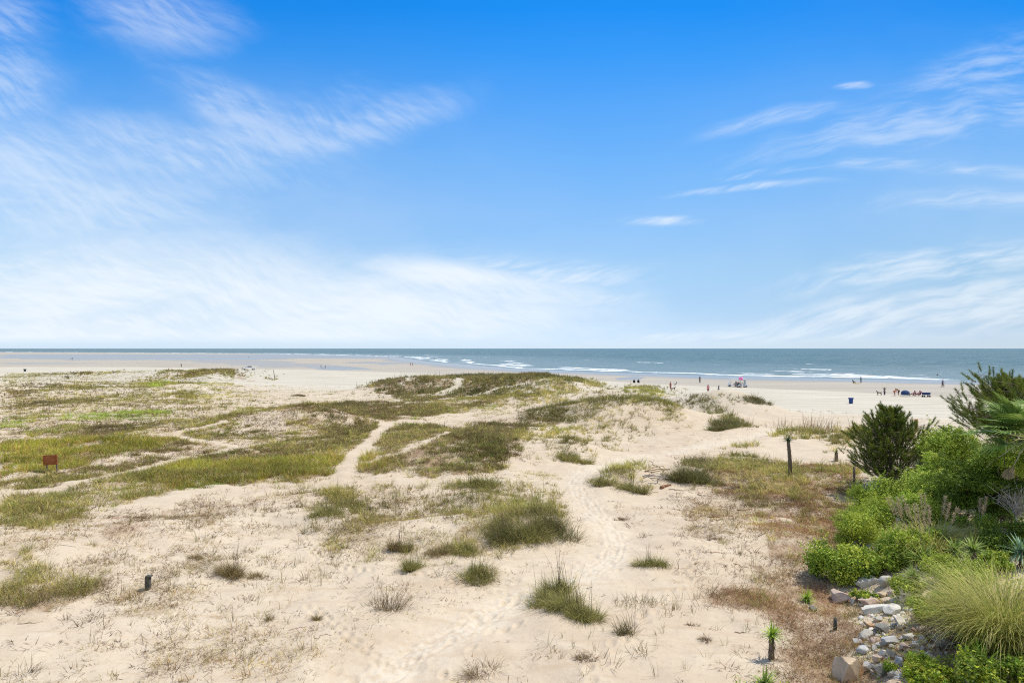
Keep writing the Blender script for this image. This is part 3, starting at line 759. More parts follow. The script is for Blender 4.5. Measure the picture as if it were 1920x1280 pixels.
srow = np.concatenate([np.linspace(-400, 60, 40)[:-1], np.geomspace(60, 2600, 1050), np.geomspace(2600, 60000, 70)[1:]])
suc = np.concatenate([np.linspace(-7, -1.0, 50)[:-1], np.linspace(-1.0, 1.0, 760), np.linspace(1.0, 7, 50)[1:]])
SX = suc[None, :] * (np.abs(srow)[:, None] * 0.9 + 30); SY = np.repeat(srow[:, None], len(suc), 1)
sx, sy = SX.ravel(), SY.ravel()
sdist, sarc = shore_d(sx, sy)
wob = fbm(sx / 60.0, sy / 60.0, 3, 21.)
wz = 0.10 * perlin(sx / 14, sy / 7) + 0.05 * perlin(sx / 5, sy / 3)
foam = np.zeros(sx.shape)
for d0, w, A, cut, seed in ((12, 2.5, .3, -.5, 1), (22, 3, .5, -.25, 2), (38, 3, .5, .10, 3), (58, 3, .5, .22, 7), (84, 3, .5, .26, 4), (125, 3.5, .5, .30, 5), (190, 3.5, .5, .34, 6)):
    q = sdist - d0 - 9 * fbm(sx / 45, sy / 45, 3, seed * 3.1)
    gate = sstep(perlin(sarc / 55 + seed * 9.3, sdist / 70 + seed) + 0.4 * perlin(sarc / 15 + seed, sdist / 30), cut - 0.30, cut + 0.40)
    ridge = np.exp(-(q / w) ** 2)
    wz += A * ridge * (0.35 + 0.65 * gate)
    foam = np.maximum(foam, gate * np.where(q < 0, np.exp(-(q / (w * 1.7)) ** 2), np.exp(-(q / (w * 0.55)) ** 2)))
# thin lace of the swash
foam = np.maximum(foam, 0.42 * sstep(-np.abs(sdist - 3 - 5 * wob), -4, 0))
leftwide = sstep(sarc, 1500, 1900)
foam = np.maximum(foam, 0.55 * leftwide * np.exp(-((sdist - 40) / 45) ** 2))
shallow = 1 - sstep(sdist + 20 * wob, 10, 260)
wz = wz * sstep(sdist, -2, 20)
wz = np.where(sdist < -6, -1.2, wz)
wz *= 1 - sstep(sy, 1800, 2600)
sea = grid_mesh('sea_water', SX, SY, (SEA_Z + wz).reshape(SX.shape), {'foam': foam, 'shallow': shallow}, sea_material())
tag(sea, kind='structure')

# ------------------------------------------------------------------ grass and herbs
def herb_material(name, trans=0.30, rough=0.6):
    m = bpy.data.materials.new(name); m.use_nodes = True
    t = m.node_tree; t.nodes.clear(); n = NT(t)
    c = n.attr('Col').outputs['Color']
    P = n.node('ShaderNodeNewGeometry').outputs['Position']
    c = n.mix(n.mul(n.ss(n.noise(P, 1.1, 4, 0.6), 0.35, 0.65), 0.22), c, (0.6, 0.6, 0.6), 'MULTIPLY')
    b = n.node('ShaderNodeBsdfPrincipled'); t.links.new(c, b.inputs['Base Color'])
    b.inputs['Roughness'].default_value = rough; b.inputs['Specular IOR Level'].default_value = 0.18
    tr = n.node('ShaderNodeBsdfTranslucent'); t.links.new(c, tr.inputs[0])
    mx = n.node('ShaderNodeMixShader'); mx.inputs[0].default_value = trans
    t.links.new(b.outputs[0], mx.inputs[1]); t.links.new(tr.outputs[0], mx.inputs[2])
    o = n.out(); t.links.new(mx.outputs[0], o.inputs[0])
    return m


GRASS = herb_material('grass_blades')
LEAF = herb_material('leaves', 0.25, 0.5)


def blades(base, az, lean, curve, length, width, colr, tipc=None, faz=None, two=True):
    """arrays of bent blades; returns vertices, loops, counts, colours"""
    n = len(base)
    if n == 0:
        return np.zeros((0, 3)), np.zeros(0, int), np.zeros(0, int), np.zeros((0, 3))
    d = np.stack([np.cos(az), np.sin(az)], 1)
    if faz is None: faz = rng.uniform(0, 2 * math.pi, n)
    wd = np.stack([np.cos(faz), np.sin(faz), np.zeros(n)], 1) * (width * 0.5)[:, None]
    def pt(f):
        a = lean + curve * f
        h = np.sin(a) * length * f; v = np.cos(a) * length * f
        return base + np.concatenate([d * h[:, None], v[:, None]], 1)
    if tipc is None: tipc = colr
    if two:
        mid = pt(0.55); tip = pt(1.0)
        V_ = np.stack([base - wd, base + wd, mid + wd * 0.8, mid - wd * 0.8, tip], 1).reshape(-1, 3)
        i = np.arange(n)[:, None] * 5
        L = np.concatenate([i + np.array([[0, 1, 2, 3]]), i + np.array([[3, 2, 4]])], 1).reshape(-1)
        cnt = np.tile([4, 3], n)
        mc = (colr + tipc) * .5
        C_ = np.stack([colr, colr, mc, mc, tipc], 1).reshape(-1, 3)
    else:
        tip = pt(1.0)
        V_ = np.stack([base - wd, base + wd, tip], 1).reshape(-1, 3)
        L = np.arange(n * 3); cnt = np.full(n, 3)
        C_ = np.stack([colr, colr, tipc], 1).reshape(-1, 3)
    return V_, L, cnt, C_


class Bag:
    def __init__(self): self.v = []; self.l = []; self.c = []; self.k = []; self.n = 0
    def add(self, parts):
        v, l, c, k = parts
        if len(v) == 0: return
        self.v.append(v); self.l.append(np.asarray(l) + self.n); self.c.append(c); self.k.append(k); self.n += len(v)
    def build(self, name, mat, parent=None, smooth=False):
        return raw_mesh(name, np.concatenate(self.v), np.concatenate(self.l), np.concatenate(self.c), {'Col': np.concatenate(self.k)}, mat, smooth, parent)


PAL = {
    'meadow': [(.29, .27, .04), (.35, .30, .05), (.21, .24, .035), (.36, .25, .07), (.24, .26, .04), (.28, .19, .07)],
    'scrub': [(.20, .145, .065), (.16, .16, .045), (.22, .155, .08), (.14, .155, .04), (.24, .175, .095), (.15, .13, .05), (.17, .17, .05)],
    'mixed': [(0.263, 0.245, 0.052), (0.193, 0.210, 0.044), (0.298, 0.228, 0.088), (0.367, 0.298, 0.105), (0.175, 0.149, 0.079), (0.228, 0.263, 0.049)],
    'bright': [(0.245, 0.333, 0.035), (0.193, 0.298, 0.032), (0.298, 0.367, 0.052), (0.210, 0.263, 0.044)],
    'oats': [(0.245, 0.245, 0.061), (0.193, 0.210, 0.052), (0.333, 0.298, 0.088), (0.473, 0.385, 0.149), (0.210, 0.193, 0.070), (0.280, 0.245, 0.088)],
    'oatsd': [(0.158, 0.166, 0.049), (0.193, 0.175, 0.056), (0.131, 0.149, 0.044), (0.263, 0.210, 0.088), (0.175, 0.140, 0.070)],
    'sparse': [(.33, .28, .08), (.26, .23, .06), (.38, .30, .12), (.22, .21, .05)],
    'litter': [(0.221, 0.143, 0.078), (0.169, 0.111, 0.072), (0.286, 0.195, 0.111), (0.338, 0.247, 0.130), (0.143, 0.098, 0.065)],
    'red': [(0.260, 0.150, 0.085), (0.195, 0.117, 0.078), (0.325, 0.215, 0.130), (0.234, 0.169, 0.078), (0.156, 0.104, 0.072), (0.260, 0.221, 0.078)],
    'drymix': [(0.312, 0.234, 0.098), (0.247, 0.202, 0.065), (0.364, 0.273, 0.130), (0.195, 0.156, 0.065), (0.260, 0.169, 0.091)],
    'stems': [(0.182, 0.130, 0.078), (0.234, 0.169, 0.098), (0.156, 0.143, 0.052), (0.208, 0.195, 0.065)],
    'sprig': [(.16, .10, .06), (.21, .13, .075), (.12, .085, .055), (.26, .17, .08), (.20, .18, .06)],
    'straw': [(.24, .17, .09), (.17, .12, .07), (.30, .23, .12)],
    'reed': [(.30, .32, .06), (.40, .39, .09), (.48, .43, .13), (.22, .27, .045), (.55, .47, .18)],
}
PAL = {k: np.array(v) for k, v in PAL.items()}
#        clumps/m2, blades, height, spread, lean, curve, flat
GK = {
    'meadow': (15., 18, .50, .22, .30, .45), 'scrub': (24., 16, .36, .22, .50, .40), 'mixed': (22., 16, .32, .22, .55, .5), 'bright': (14., 15, .32, .22, .6, .5),
    'oats': (11., 24, .55, .12, .34, .55), 'oatsd': (14., 18, .56, .15, .32, .45), 'sparse': (11.0, 12, .19, .18, .6, .5), 'litter': (17.0, 7, .27, .26, 1.15, .15),
    'sprig': (1.1, 18, .30, .14, .75, .6), 'red': (60., 11, .17, .24, .9, .3), 'drymix': (26., 14, .22, .2, .75, .4), 'stems': (8., 7, .40, .08, .25, .15), 'tall': (3.5, 5, 1.15, .3, .12, .12),
}


def scatter(kind, dens, pl):
    """clump positions of one patch"""
    cd = GK[kind][0] * dens
    x0, y0 = pl.min(0); x1, y1 = pl.max(0)
    padx, pady = 0.06 * (x1 - x0) + .3, 0.06 * (y1 - y0) + .3
    A = (x1 - x0 + 2 * padx) * (y1 - y0 + 2 * pady)
    ymid = (y0 + y1) / 2
    cd = cd * min(1.0, (60.0 / ymid) ** 0.75)
    n = int(A * cd)
    n = min(n, 90000)
    x = rng.uniform(x0 - padx, x1 + padx, n); y = rng.uniform(y0 - pady, y1 + pady, n)
    qx, qy = ragged(x, y)
    k = inside(pl, qx, qy)
    k2 = inside(pl, x + (qx - x) * 2.4 + rng.normal(0, .012, n) * y, y + (qy - y) * 2.4 + rng.normal(0, .02, n) * y)
    k = np.where(k & k2, True, np.where(k | k2, rng.uniform(0, 1, n) < .32, False))
    x, y = x[k], y[k]
    k = ~bare_at(x, y)
    x, y = x[k], y[k]
    # thin and dense spots inside the patch
    s = 0.8 + ymid * 0.02
    den = 0.62 + 1.15 * fbm(x / s, y / s, 3, 15.) + 1.0 * fbm(x / (s * 3.2), y / (s * 2.6), 2, 25.) + 0.35 * perlin(x * 2.1, y * 2.1)
    if kind in ('meadow', 'oatsd', 'bright', 'red'): den += 0.28
    if kind in ('sparse', 'litter', 'stems', 'drymix', 'oats', 'mixed', 'red'): den -= 0.10
    den -= 0.22 * sstep(y, 95, 130)
    if kind != 'oats': den = np.where((np.abs((x / y) + 0.385) < 0.022) & (y > 150), 0, den)
    k = rng.uniform(0, 1, len(x)) < np.clip(den, 0.03, 1)
    return x[k], y[k]


def clumps(kind, x, y, z=None, size=None, bag=None, hmul=1.0, fix_n=None):
    _, nb, h, sp, le, cu = GK[kind]
    if len(x) == 0: return
    dist = np.hypot(x, y)
    md = float(np.median(dist))
    if fix_n: nb = fix_n
    else: nb = max(4, int(round(nb * min(1.0, (45.0 / md) ** 0.6))))
    if z is None: z = height(x, y)
    n = len(x)
    cs = rng.uniform(.6, 1.35, n) if size is None else size
    cs = cs * (1 + 0.55 * perlin(x / 2.3, y / 2.3) + 0.45 * perlin(x / 0.9, y / 0.9)) * (1.0 + 0.25 * sstep(dist, 70, 130))
    idx = np.repeat(np.arange(n), nb)
    N_ = len(idx)
    rr_ = np.sqrt(rng.uniform(0, 1, N_)) * sp * cs[idx]
    ang = rng.uniform(0, 2 * math.pi, N_)
    base = np.stack([x[idx] + rr_ * np.cos(ang), y[idx] + rr_ * np.sin(ang), z[idx] - 0.02], 1)
    az = ang + rng.normal(0, .7, N_)
    wind = 0.12
    lean = np.abs(rng.normal(le, .22, N_)); curve = rng.normal(cu, .2, N_)
    ln = h * hmul * cs[idx] * rng.uniform(.55, 1.2, N_)
    wmin = dist[idx] * 0.00042
    wid = np.maximum(rng.uniform(.007, .013, N_), wmin) * (1.0 + 0.5 * max(0, md - 45) / 45 * 0.6)
    if kind in ('stems',): wid *= 0.9
    if kind in ('sprig', 'litter'): wid *= 1.35
    pal = PAL['straw' if kind == 'tall' else kind]
    # neighbouring clumps share a colour, blades vary a little
    f = 0.7 * fbm(x / (1.2 + y * .02), y / (1.2 + y * .03), 2, 33.) + 0.8 * fbm(x / (4 + y * .05), y / (3 + y * .05), 2, 37.) + rng.normal(0, .18, n)
    big_ = 1 + .75 * fbm(x / (5 + y * .04), y / (4 + y * .04), 2, 61.)
    val = np.clip((1.12 if kind != 'sprig' else 1.0) * big_ + .45 * perlin(x / .8 + 5, y / .8) + rng.normal(0, .16, n), .42, 1.9)
    ci = np.clip(((f + .75) / 1.5 * len(pal)).astype(int), 0, len(pal) - 1)
    pick = np.where(rng.uniform(0, 1, N_) < .35, rng.integers(0, len(pal), N_), ci[idx])
    c = pal[pick] * rng.uniform(.8, 1.22, (N_, 1)) * val[idx][:, None]
    straw = rng.uniform(0, 1, N_) < (.10 if kind in ('scrub', 'mixed', 'oats', 'oatsd', 'meadow') else 0)
    KM = {'scrub': (.98, .88, .85), 'oatsd': (1.0, 1.0, .9), 'red': (1.05, .84, .74), 'litter': (.82, .76, .70), 'sprig': (.95, .85, .75)}
    c = c * np.array(KM.get(kind, (1.18, 1.18, .98)))
    c = np.where(straw[:, None], np.array([[.42, .34, .15]]) * rng.uniform(.7, 1.2, (N_, 1)), c)
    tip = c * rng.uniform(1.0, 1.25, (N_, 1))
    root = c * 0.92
    if kind == 'litter' or kind == 'red': base[:, 2] += 0.02
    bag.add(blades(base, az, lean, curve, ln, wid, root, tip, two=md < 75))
    return


KNAME = {'meadow': 'meadow_grass', 'scrub': 'dune_scrub', 'mixed': 'dune_grass', 'bright': 'beach_vine', 'oats': 'sea_oats', 'oatsd': 'dark_sea_oats', 'sparse': 'sparse_grass',
         'litter': 'plant_litter', 'sprig': 'dry_sprigs', 'red': 'dry_herbs', 'drymix': 'dry_grass', 'stems': 'dead_stems', 'tall': 'seed_stalks'}
bags = {}
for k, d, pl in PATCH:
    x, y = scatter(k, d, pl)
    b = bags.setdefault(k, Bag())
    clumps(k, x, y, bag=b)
    if k in ('oats', 'oatsd') and len(x):
        # seed stalks stand above the leaves here and there
        q = rng.uniform(0, 1, len(x)) < 0.10
        clumps('tall', x[q], y[q], bag=bags.setdefault('tall', Bag()), hmul=.8, fix_n=2)
    if k in ('scrub', 'mixed') and len(x):
        q = rng.uniform(0, 1, len(x)) < 0.05
        clumps('tall', x[q], y[q], bag=bags.setdefault('tall', Bag()), hmul=.55, fix_n=3)
        q = rng.uniform(0, 1, len(x)) < 0.10
        clumps('oats', x[q], y[q], bag=bags.setdefault('oats', Bag()), hmul=.9)
    if k in ('mixed', 'meadow') and len(x):
        q = rng.uniform(0, 1, len(x)) < 0.05
        clumps('bright', x[q], y[q], bag=bags.setdefault('bright', Bag()))
# stray sprigs all over the dunes
n = 16000
yy = np.exp(rng.uniform(math.log(15), math.log(200), n)); xx = rng.uniform(-.95, .95, n) * yy
f = fbm(xx / 9, yy / 9, 3, 44.)
lim = np.interp(xx, DLINE_X, DLINE_Y) * 0.93
k = (f > 0.06) & (yy < lim) & ~bare_at(xx, yy)
clumps('sparse', xx[k][::2], yy[k][::2], bag=bags['sparse'], size=rng.uniform(.3, .9, k.sum())[::2])
clumps('litter', xx[k][1::2], yy[k][1::2], bag=bags['litter'], size=rng.uniform(.3, 1.0, k.sum())[1::2])
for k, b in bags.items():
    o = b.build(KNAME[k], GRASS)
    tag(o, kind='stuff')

# ------------------------------------------------------------------ builders for objects
class MB:
    """collects shapes into one mesh"""
    def __init__(self): self.v = []; self.f = []
    def raw(self, v, f):
        o = len(self.v); self.v += [tuple(p) for p in v]; self.f += [tuple(i + o for i in q) for q in f]
    def box(self, c, s, M=None, taper=1.0, bev=0.0):
        x, y, z = (q / 2 for q in s)
        if bev <= 0:
            P = [(-x, -y, -z), (x, -y, -z), (x, y, -z), (-x, y, -z), (-x * taper, -y * taper, z), (x * taper, -y * taper, z), (x * taper, y * taper, z), (-x * taper, y * taper, z)]
            Fc = [(0, 3, 2, 1), (4, 5, 6, 7), (0, 1, 5, 4), (1, 2, 6, 5), (2, 3, 7, 6), (3, 0, 4, 7)]
        else:
            bm = bmesh.new(); bmesh.ops.create_cube(bm, size=1.0)
            for q in bm.verts:
                t = taper if q.co.z > 0 else 1.0
                q.co = Vector((q.co.x * s[0] * t, q.co.y * s[1] * t, q.co.z * s[2]))
            bmesh.ops.bevel(bm, geom=list(bm.edges), offset=bev, segments=2, affect='EDGES')
            bm.verts.index_update()
            P = [q.co[:] for q in bm.verts]; Fc = [[q.index for q in f.verts] for f in bm.faces]; bm.free()
        if M is not None: P = [tuple(M @ Vector(p)) for p in P]
        self.raw([(p[0] + c[0], p[1] + c[1], p[2] + c[2]) for p in P], Fc)
    def tube(self, pts, rad, n=8, cap=True):
        pts = [Vector(p) for p in pts]
        if not hasattr(rad, '__len__'): rad = [rad] * len(pts)
        o = len(self.v); ref = Vector((0, 0, 1))
        for i, p in enumerate(pts):
            d = (pts[min(i + 1, len(pts) - 1)] - pts[max(i - 1, 0)]).normalized()
            r = ref if abs(d.dot(ref)) < 0.95 else Vector((1, 0, 0))
            a = d.cross(r).normalized(); b = d.cross(a).normalized()
            for k in range(n):
                t = 2 * math.pi * k / n
                self.v.append(tuple(p + (a * math.cos(t) + b * math.sin(t)) * rad[i]))
        for i in range(len(pts) - 1):
            for k in range(n):
                q = (k + 1) % n
                self.f.append((o + i * n + k, o + i * n + q, o + (i + 1) * n + q, o + (i + 1) * n + k))
        if cap:
            self.f.append(tuple(o + k for k in range(n))); self.f.append(tuple(o + (len(pts) - 1) * n + k for k in reversed(range(n))))
    def lathe(self, prof, c=(0, 0, 0), n=20, M=None):
        o = len(self.v)
        for r, z in prof:
            for k in range(n):
                t = 2 * math.pi * k / n
                p = Vector((r * math.cos(t), r * math.sin(t), z))
                if M is not None: p = M @ p
                self.v.append((p[0] + c[0], p[1] + c[1], p[2] + c[2]))
        for i in range(len(prof) - 1):
            for k in range(n):
                q = (k + 1) % n
                self.f.append((o + i * n + k, o + i * n + q, o + (i + 1) * n + q, o + (i + 1) * n + k))
        self.f.append(tuple(o + k for k in reversed(range(n)))); self.f.append(tuple(o + (len(prof) - 1) * n + k for k in range(n)))
    def prism(self, outline, y0, y1):
        """outline in x,z pulled along y"""
        n = len(outline); o = len(self.v)
        self.v += [(x, y0, z) for x, z in outline] + [(x, y1, z) for x, z in outline]
        for k in range(n):
            q = (k + 1) % n
            self.f.append((o + k, o + q, o + n + q, o + n + k))
        self.f.append(tuple(o + k for k in reversed(range(n)))); self.f.append(tuple(o + n + k for k in range(n)))
    def build(self, name, mat, parent=None, smooth=False):
        me = bpy.data.meshes.new(name); me.from_pydata(self.v, [], self.f); me.validate()
        bm = bmesh.new(); bm.from_mesh(me); bmesh.ops.recalc_face_normals(bm, faces=bm.faces[:]); bm.to_mesh(me); bm.free()
        if smooth:
            for p in me.polygons: p.use_smooth = True
        me.materials.append(mat)
        o = bpy.data.objects.new(name, me); col.objects.link(o)
        if parent: o.parent = parent
        return o


def gpt(px, py, sink=0.0):
    x, y = at(px, py, height)
    return Vector((x, y, float(height(np.array([x]), np.array([y]))[0]) - sink))


def hz(x, y): return float(height(np.array([x], float), np.array([y], float))[0])


def up(px, py, d):
    """the point at distance d on the sight line of a photo pixel"""
    return Vector(((px - 960) / F * d, d, CAM_H + (HZ - py) / F * d))


# ------------------------------------------------------------------ grass tussocks that stand alone
def tussock(px, py, label, kind='oats', r=.35, h=.6, n=260, stalks=0, sh=1.2, lean=.45, group=None, pal=None, name='grass_tussock', cat='grass tussock', sy=.7, stalkpal='straw', curve=.6, wmul=1.0):
    c = gpt(px, py)
    t = thing(name, c, label, cat, group)
    n = int(n * 2.7); r = r * 1.18; h = h * 1.08
    # a tussock is several crowns grown into one another, of uneven height and lean
    ns = max(2, int(round(r * 5 + rng.uniform(0, 3))))
    sa = rng.uniform(0, 6.28, ns); sq = np.sqrt(rng.uniform(0, 1, ns)) * r * .80; sr = r * rng.uniform(.28, .62, ns); shh = rng.uniform(.55, 1.15, ns); saz = rng.uniform(0, 6.28, ns)
    k_ = rng.choice(ns, n, p=sr ** 2 / (sr ** 2).sum())
    a = rng.uniform(0, 2 * math.pi, n); q0 = np.sqrt(rng.uniform(0, 1, n)) * sr[k_]
    bx = sq[k_] * np.cos(sa[k_]) + q0 * np.cos(a); by = (sq[k_] * np.sin(sa[k_]) + q0 * np.sin(a)) * sy
    stray = rng.uniform(0, 1, n) < .06
    bx = np.where(stray, bx * 1.35, bx); by = np.where(stray, by * 1.35, by)
    q = np.minimum(np.hypot(bx, by), r)
    bz = height(bx + c.x, by + c.y) - c.z - .02
    az = a + rng.normal(0, .6, n)
    ln = h * rng.uniform(.35, 1.2, n) * shh[k_] * np.where(stray, .6, 1)
    az = np.where(rng.uniform(0, 1, n) < .4, saz[k_] + rng.normal(0, .5, n), az)
    pl = PAL[pal or kind]
    cl_ = pl[rng.integers(0, len(pl), n)] * rng.uniform(.75, 1.2, (n, 1))
    w = np.maximum(rng.uniform(.006, .012, n), c.y * .0004) * wmul
    b = Bag()
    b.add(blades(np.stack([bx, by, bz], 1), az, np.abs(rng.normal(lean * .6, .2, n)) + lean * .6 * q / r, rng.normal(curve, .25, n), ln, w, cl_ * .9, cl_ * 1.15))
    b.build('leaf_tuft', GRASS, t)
    if 0 < stalks < 5: stalks = 5
    if stalks:
        s = Bag()
        a = rng.uniform(0, 6.28, stalks); q = np.sqrt(rng.uniform(0, 1, stalks)) * r * .5
        bx = q * np.cos(a); by = q * np.sin(a) * sy
        bz = height(bx + c.x, by + c.y) - c.z
        pl = PAL[stalkpal]; cs_ = pl[rng.integers(0, len(pl), stalks)] * .8
        ln = sh * rng.uniform(.6, 1.1, stalks); wd = np.full(stalks, max(.012, c.y * .0005)); azs = rng.uniform(0, 6.28, stalks)
        le = np.abs(rng.normal(.06, .06, stalks)); cu = rng.normal(.12, .08, stalks)
        for fz in (0.2, 1.8):
            s.add(blades(np.stack([bx, by, bz], 1), azs, le, cu, ln, wd, cs_, cs_ * .9, np.full(stalks, fz)))
        s.build('seed_stalks', GRASS, t)
    return t


TU = [
    (895, 1080, 'round bushy green gold tussock beside the bend of the foot track', 'oats', .50, .75, 520, 6, 1.0, .55),
    (1222, 1056, 'lone low round green tussock on open sand right of the track bend', 'oats', .46, .58, 480, 2, .9, .7),
    (1015, 1130, 'green tussock at the left end of the big stalky grass clump', 'oats', .42, .68, 420, 5, 1.5, .5),
    (1052, 1112, 'tall middle tussock of the big foreground grass clump with long bare stalks', 'oats', .40, .82, 480, 14, 1.65, .4),
    (1062, 1136, 'loose middle tuft filling the heart of the big stalky grass clump', 'oats', .55, .62, 460, 6, 1.4, .55),
    (1078, 1150, 'green tussock in the front of the big stalky grass clump', 'oats', .38, .66, 380, 6, 1.3, .5),
    (1100, 1160, 'low right end tussock of the big stalky grass clump', 'oats', .40, .58, 340, 4, 1.3, .6),
    (1178, 1185, 'upright half dead clump of stems right of the big stalky grass', 'stems', .42, .75, 90, 4, .9, .35),
    (1190, 1128, 'thin row of short upright stems behind the half dead clump', 'stems', .8, .42, 80, 0, 0, .35),
    (722, 1140, 'bunch of bare brown upright stems in the middle foreground', 'straw', .38, .80, 70, 8, .9, .25),
    (700, 1130, 'few green and brown shoots left of the bare upright stems', 'stems', .35, .45, 22, 0, 0, .5),
    (438, 1076, 'brown rounded tussock with tall thin stalks on the left sand', 'drymix', .38, .62, 380, 7, 1.35, .55),
    (487, 1078, 'low dry brown tuft just right of the brown stalked tussock', 'drymix', .30, .30, 160, 0, 0, .8),
    (369, 1044, 'small rust brown tuft on the sand beyond the short post', 'drymix', .22, .30, 120, 0, 0, .8),
    (898, 912, 'broad green tussock crowning the small hummock in the middle distance', 'oats', 1.25, .85, 900, 8, 1.1, .45),
    (745, 1030, 'dark brown stalky tuft on the left of the central hummock', 'drymix', .34, .6, 300, 8, 1.3, .4),
    (760, 1070, 'yellow green tuft on the sand lip below the central hummock', 'oats', .32, .70, 260, 2, .8, .45),
    (1322, 1198, 'dark purple brown low sprig alone on the right foreground sand', 'litter', .18, .25, 80, 0, 0, .6),
    (1295, 1170, 'tiny brown sprig above the purple brown one on the right sand', 'litter', .16, .2, 45, 0, 0, .6),
    (1090, 1232, 'reddish dried tuft flopped on the bottom foreground sand', 'red', .36, .4, 130, 0, 0, 1.0),
    (905, 1262, 'dried reddish stems scattered by the bottom edge beside the track', 'red', .36, .55, 90, 0, 0, .7),
    (590, 1160, 'small round brown sprig alone between the litter and the upright stems', 'drymix', .13, .3, 60, 0, 0, .6),
    (510, 1158, 'small brown shoots above the dry mat at the left foreground', 'drymix', .15, .36, 40, 0, 0, .4),
    (938, 1012, 'tall dark green tussock at the left of the big grassy hummock in the centre', 'oatsd', .75, .95, 520, 6, 1.5, .4),
    (985, 1012, 'tall shaggy tussock in the middle front of the big grassy hummock', 'oats', .80, 1.0, 560, 8, 1.6, .4),
    (1032, 998, 'tall tussock with bare stalks at the right end of the big grassy hummock', 'oatsd', .75, 1.0, 560, 14, 1.7, .4),
    (1000, 962, 'tussock behind on top of the big grassy hummock', 'oats', .8, .85, 460, 8, 1.5, .4),
    (872, 1032, 'green tussock hanging over the left lip of the big grassy hummock', 'oats', .75, .7, 420, 3, 1.0, .55),
    (835, 1036, 'brown green tussock at the far left of the big grassy hummock', 'drymix', .6, .5, 320, 2, .9, .6),
    (1165, 972, 'small brown dead tuft right of the track on the open sand', 'red', .35, .25, 160, 0, 0, .9),
    (1340, 1010, 'flattened grey brown dead tuft among the right hand debris', 'litter', .5, .3, 160, 0, 0, 1.1),
    (780, 1062, 'slim green gold tuft right beside the yellow green one below the hummock', 'oats', .22, .5, 120, 1, .8, .5),
    (1660, 1095, 'pale bleached dead tuft between the two grey boulders', 'sparse', .22, .4, 120, 0, 0, .7),
    (620, 962, 'green leaning tussock on the low hummock left of centre', 'oats', .7, .65, 420, 3, 1.0, .5),
    (655, 945, 'spiky green tussock behind the leaning one left of centre', 'oats', .6, .6, 320, 3, 1.1, .5),
    (1130, 905, 'green tussock on the left of the hummock where the track turns', 'oats', .6, .62, 340, 3, 1.0, .4),
    (1190, 916, 'green tussock in the front of the hummock where the track turns', 'oats', .7, .68, 420, 4, 1.1, .4),
    (1160, 884, 'thin yellow green tussock on top of the hummock where the track turns', 'sparse', .8, .55, 240, 0, 0, .5),
    (1285, 900, 'tall dark green tussock right of the pile of driftwood', 'oatsd', .9, .95, 620, 6, 1.5, .35),
    (1320, 902, 'second dark green tussock farther right of the driftwood pile', 'oatsd', .8, .85, 460, 3, 1.3, .35),
    (1376, 798, 'dark green bushy tussock at the right foot of the sandy mound', 'oatsd', 1.5, 1.1, 800, 0, 0, .45),
    (1344, 806, 'smaller dark green tussock left of the bushy one at the mound foot', 'oatsd', .9, .9, 300, 0, 0, .45),
    (1420, 752, 'grassy knob with brown driftwood roots at the edge of the dry beach', 'oatsd', 1.4, .8, 420, 3, 1.2, .5),
    (1065, 860, 'green tussock at the front of the oat patch left of the track', 'oats', .9, .8, 420, 2, 1.1, .45),
    (1090, 868, 'small green tussock at the right front of the oat patch left of the track', 'oats', .6, .65, 260, 0, 0, .5),
    (1640, 862, 'tall straw coloured grass tuft beside the small dark pine', 'stems', .6, .7, 120, 4, 1.0, .4),
    (560, 742, 'round little gold tuft alone on the pale sand of the far flat', 'drymix', .8, .6, 260, 0, 0, .6),
]
for q in TU:
    px, py, lab, kind, r_, h_, n_, st, sh_, le_ = q
    tussock(px, py, lab, kind, r_, h_, n_, st, sh_ or 1, le_, group='grass tussocks on the dunes')

# ------------------------------------------------------------------ leaves, shrubs, trees
def leafquads(c, nrm, size, colr, asp=.5, roll=None):
    n = len(c)
    nrm = nrm / (np.linalg.norm(nrm, axis=1, keepdims=True) + 1e-9)
    r = rng.normal(size=(n, 3))
    a = np.cross(nrm, r); a /= (np.linalg.norm(a, axis=1, keepdims=True) + 1e-9)
    b = np.cross(nrm, a)
    L = (size * .5)[:, None]; W = L * asp
    V_ = np.stack([c - a * L, c + b * W + nrm * L * .12, c + a * L, c - b * W + nrm * L * .12], 1).reshape(-1, 3)
    return V_, np.arange(n * 4), np.full(n, 4), np.repeat(colr, 4, 0)


BARK = material('bark', (.20, .15, .11), .9, var=.3, scale=14, bump=.4)
GREYWOOD = material('grey_weathered_wood', (.38, .34, .29), .9, var=.3, scale=9, bump=.4)
LPAL = {
    'myrtle': [(0.117, 0.208, 0.026), (0.319, 0.429, 0.043), (0.433, 0.527, 0.060), (0.251, 0.351, 0.034), (0.524, 0.566, 0.075), (0.205, 0.293, 0.034)],
    'light': [(0.345, 0.470, 0.054), (0.467, 0.574, 0.075), (0.264, 0.365, 0.038), (0.589, 0.626, 0.120)],
    'yellowgreen': [(0.384, 0.469, 0.055), (0.466, 0.524, 0.064), (0.284, 0.361, 0.036), (0.217, 0.307, 0.036)],
    'cedar': [(0.117, 0.178, 0.019), (0.157, 0.234, 0.024), (0.221, 0.290, 0.028), (0.078, 0.123, 0.014)],
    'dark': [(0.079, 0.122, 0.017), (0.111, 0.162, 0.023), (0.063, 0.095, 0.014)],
    'pine': [(0.144, 0.190, 0.029), (0.193, 0.239, 0.040), (0.106, 0.149, 0.023), (0.251, 0.281, 0.043)],
    'vine': [(0.092, 0.149, 0.017), (0.138, 0.196, 0.023), (0.355, 0.445, 0.038), (0.438, 0.490, 0.045), (0.274, 0.371, 0.030), (0.466, 0.460, 0.060), (0.206, 0.327, 0.030)],
}
LPAL = {k: np.array(v) for k, v in LPAL.items()}


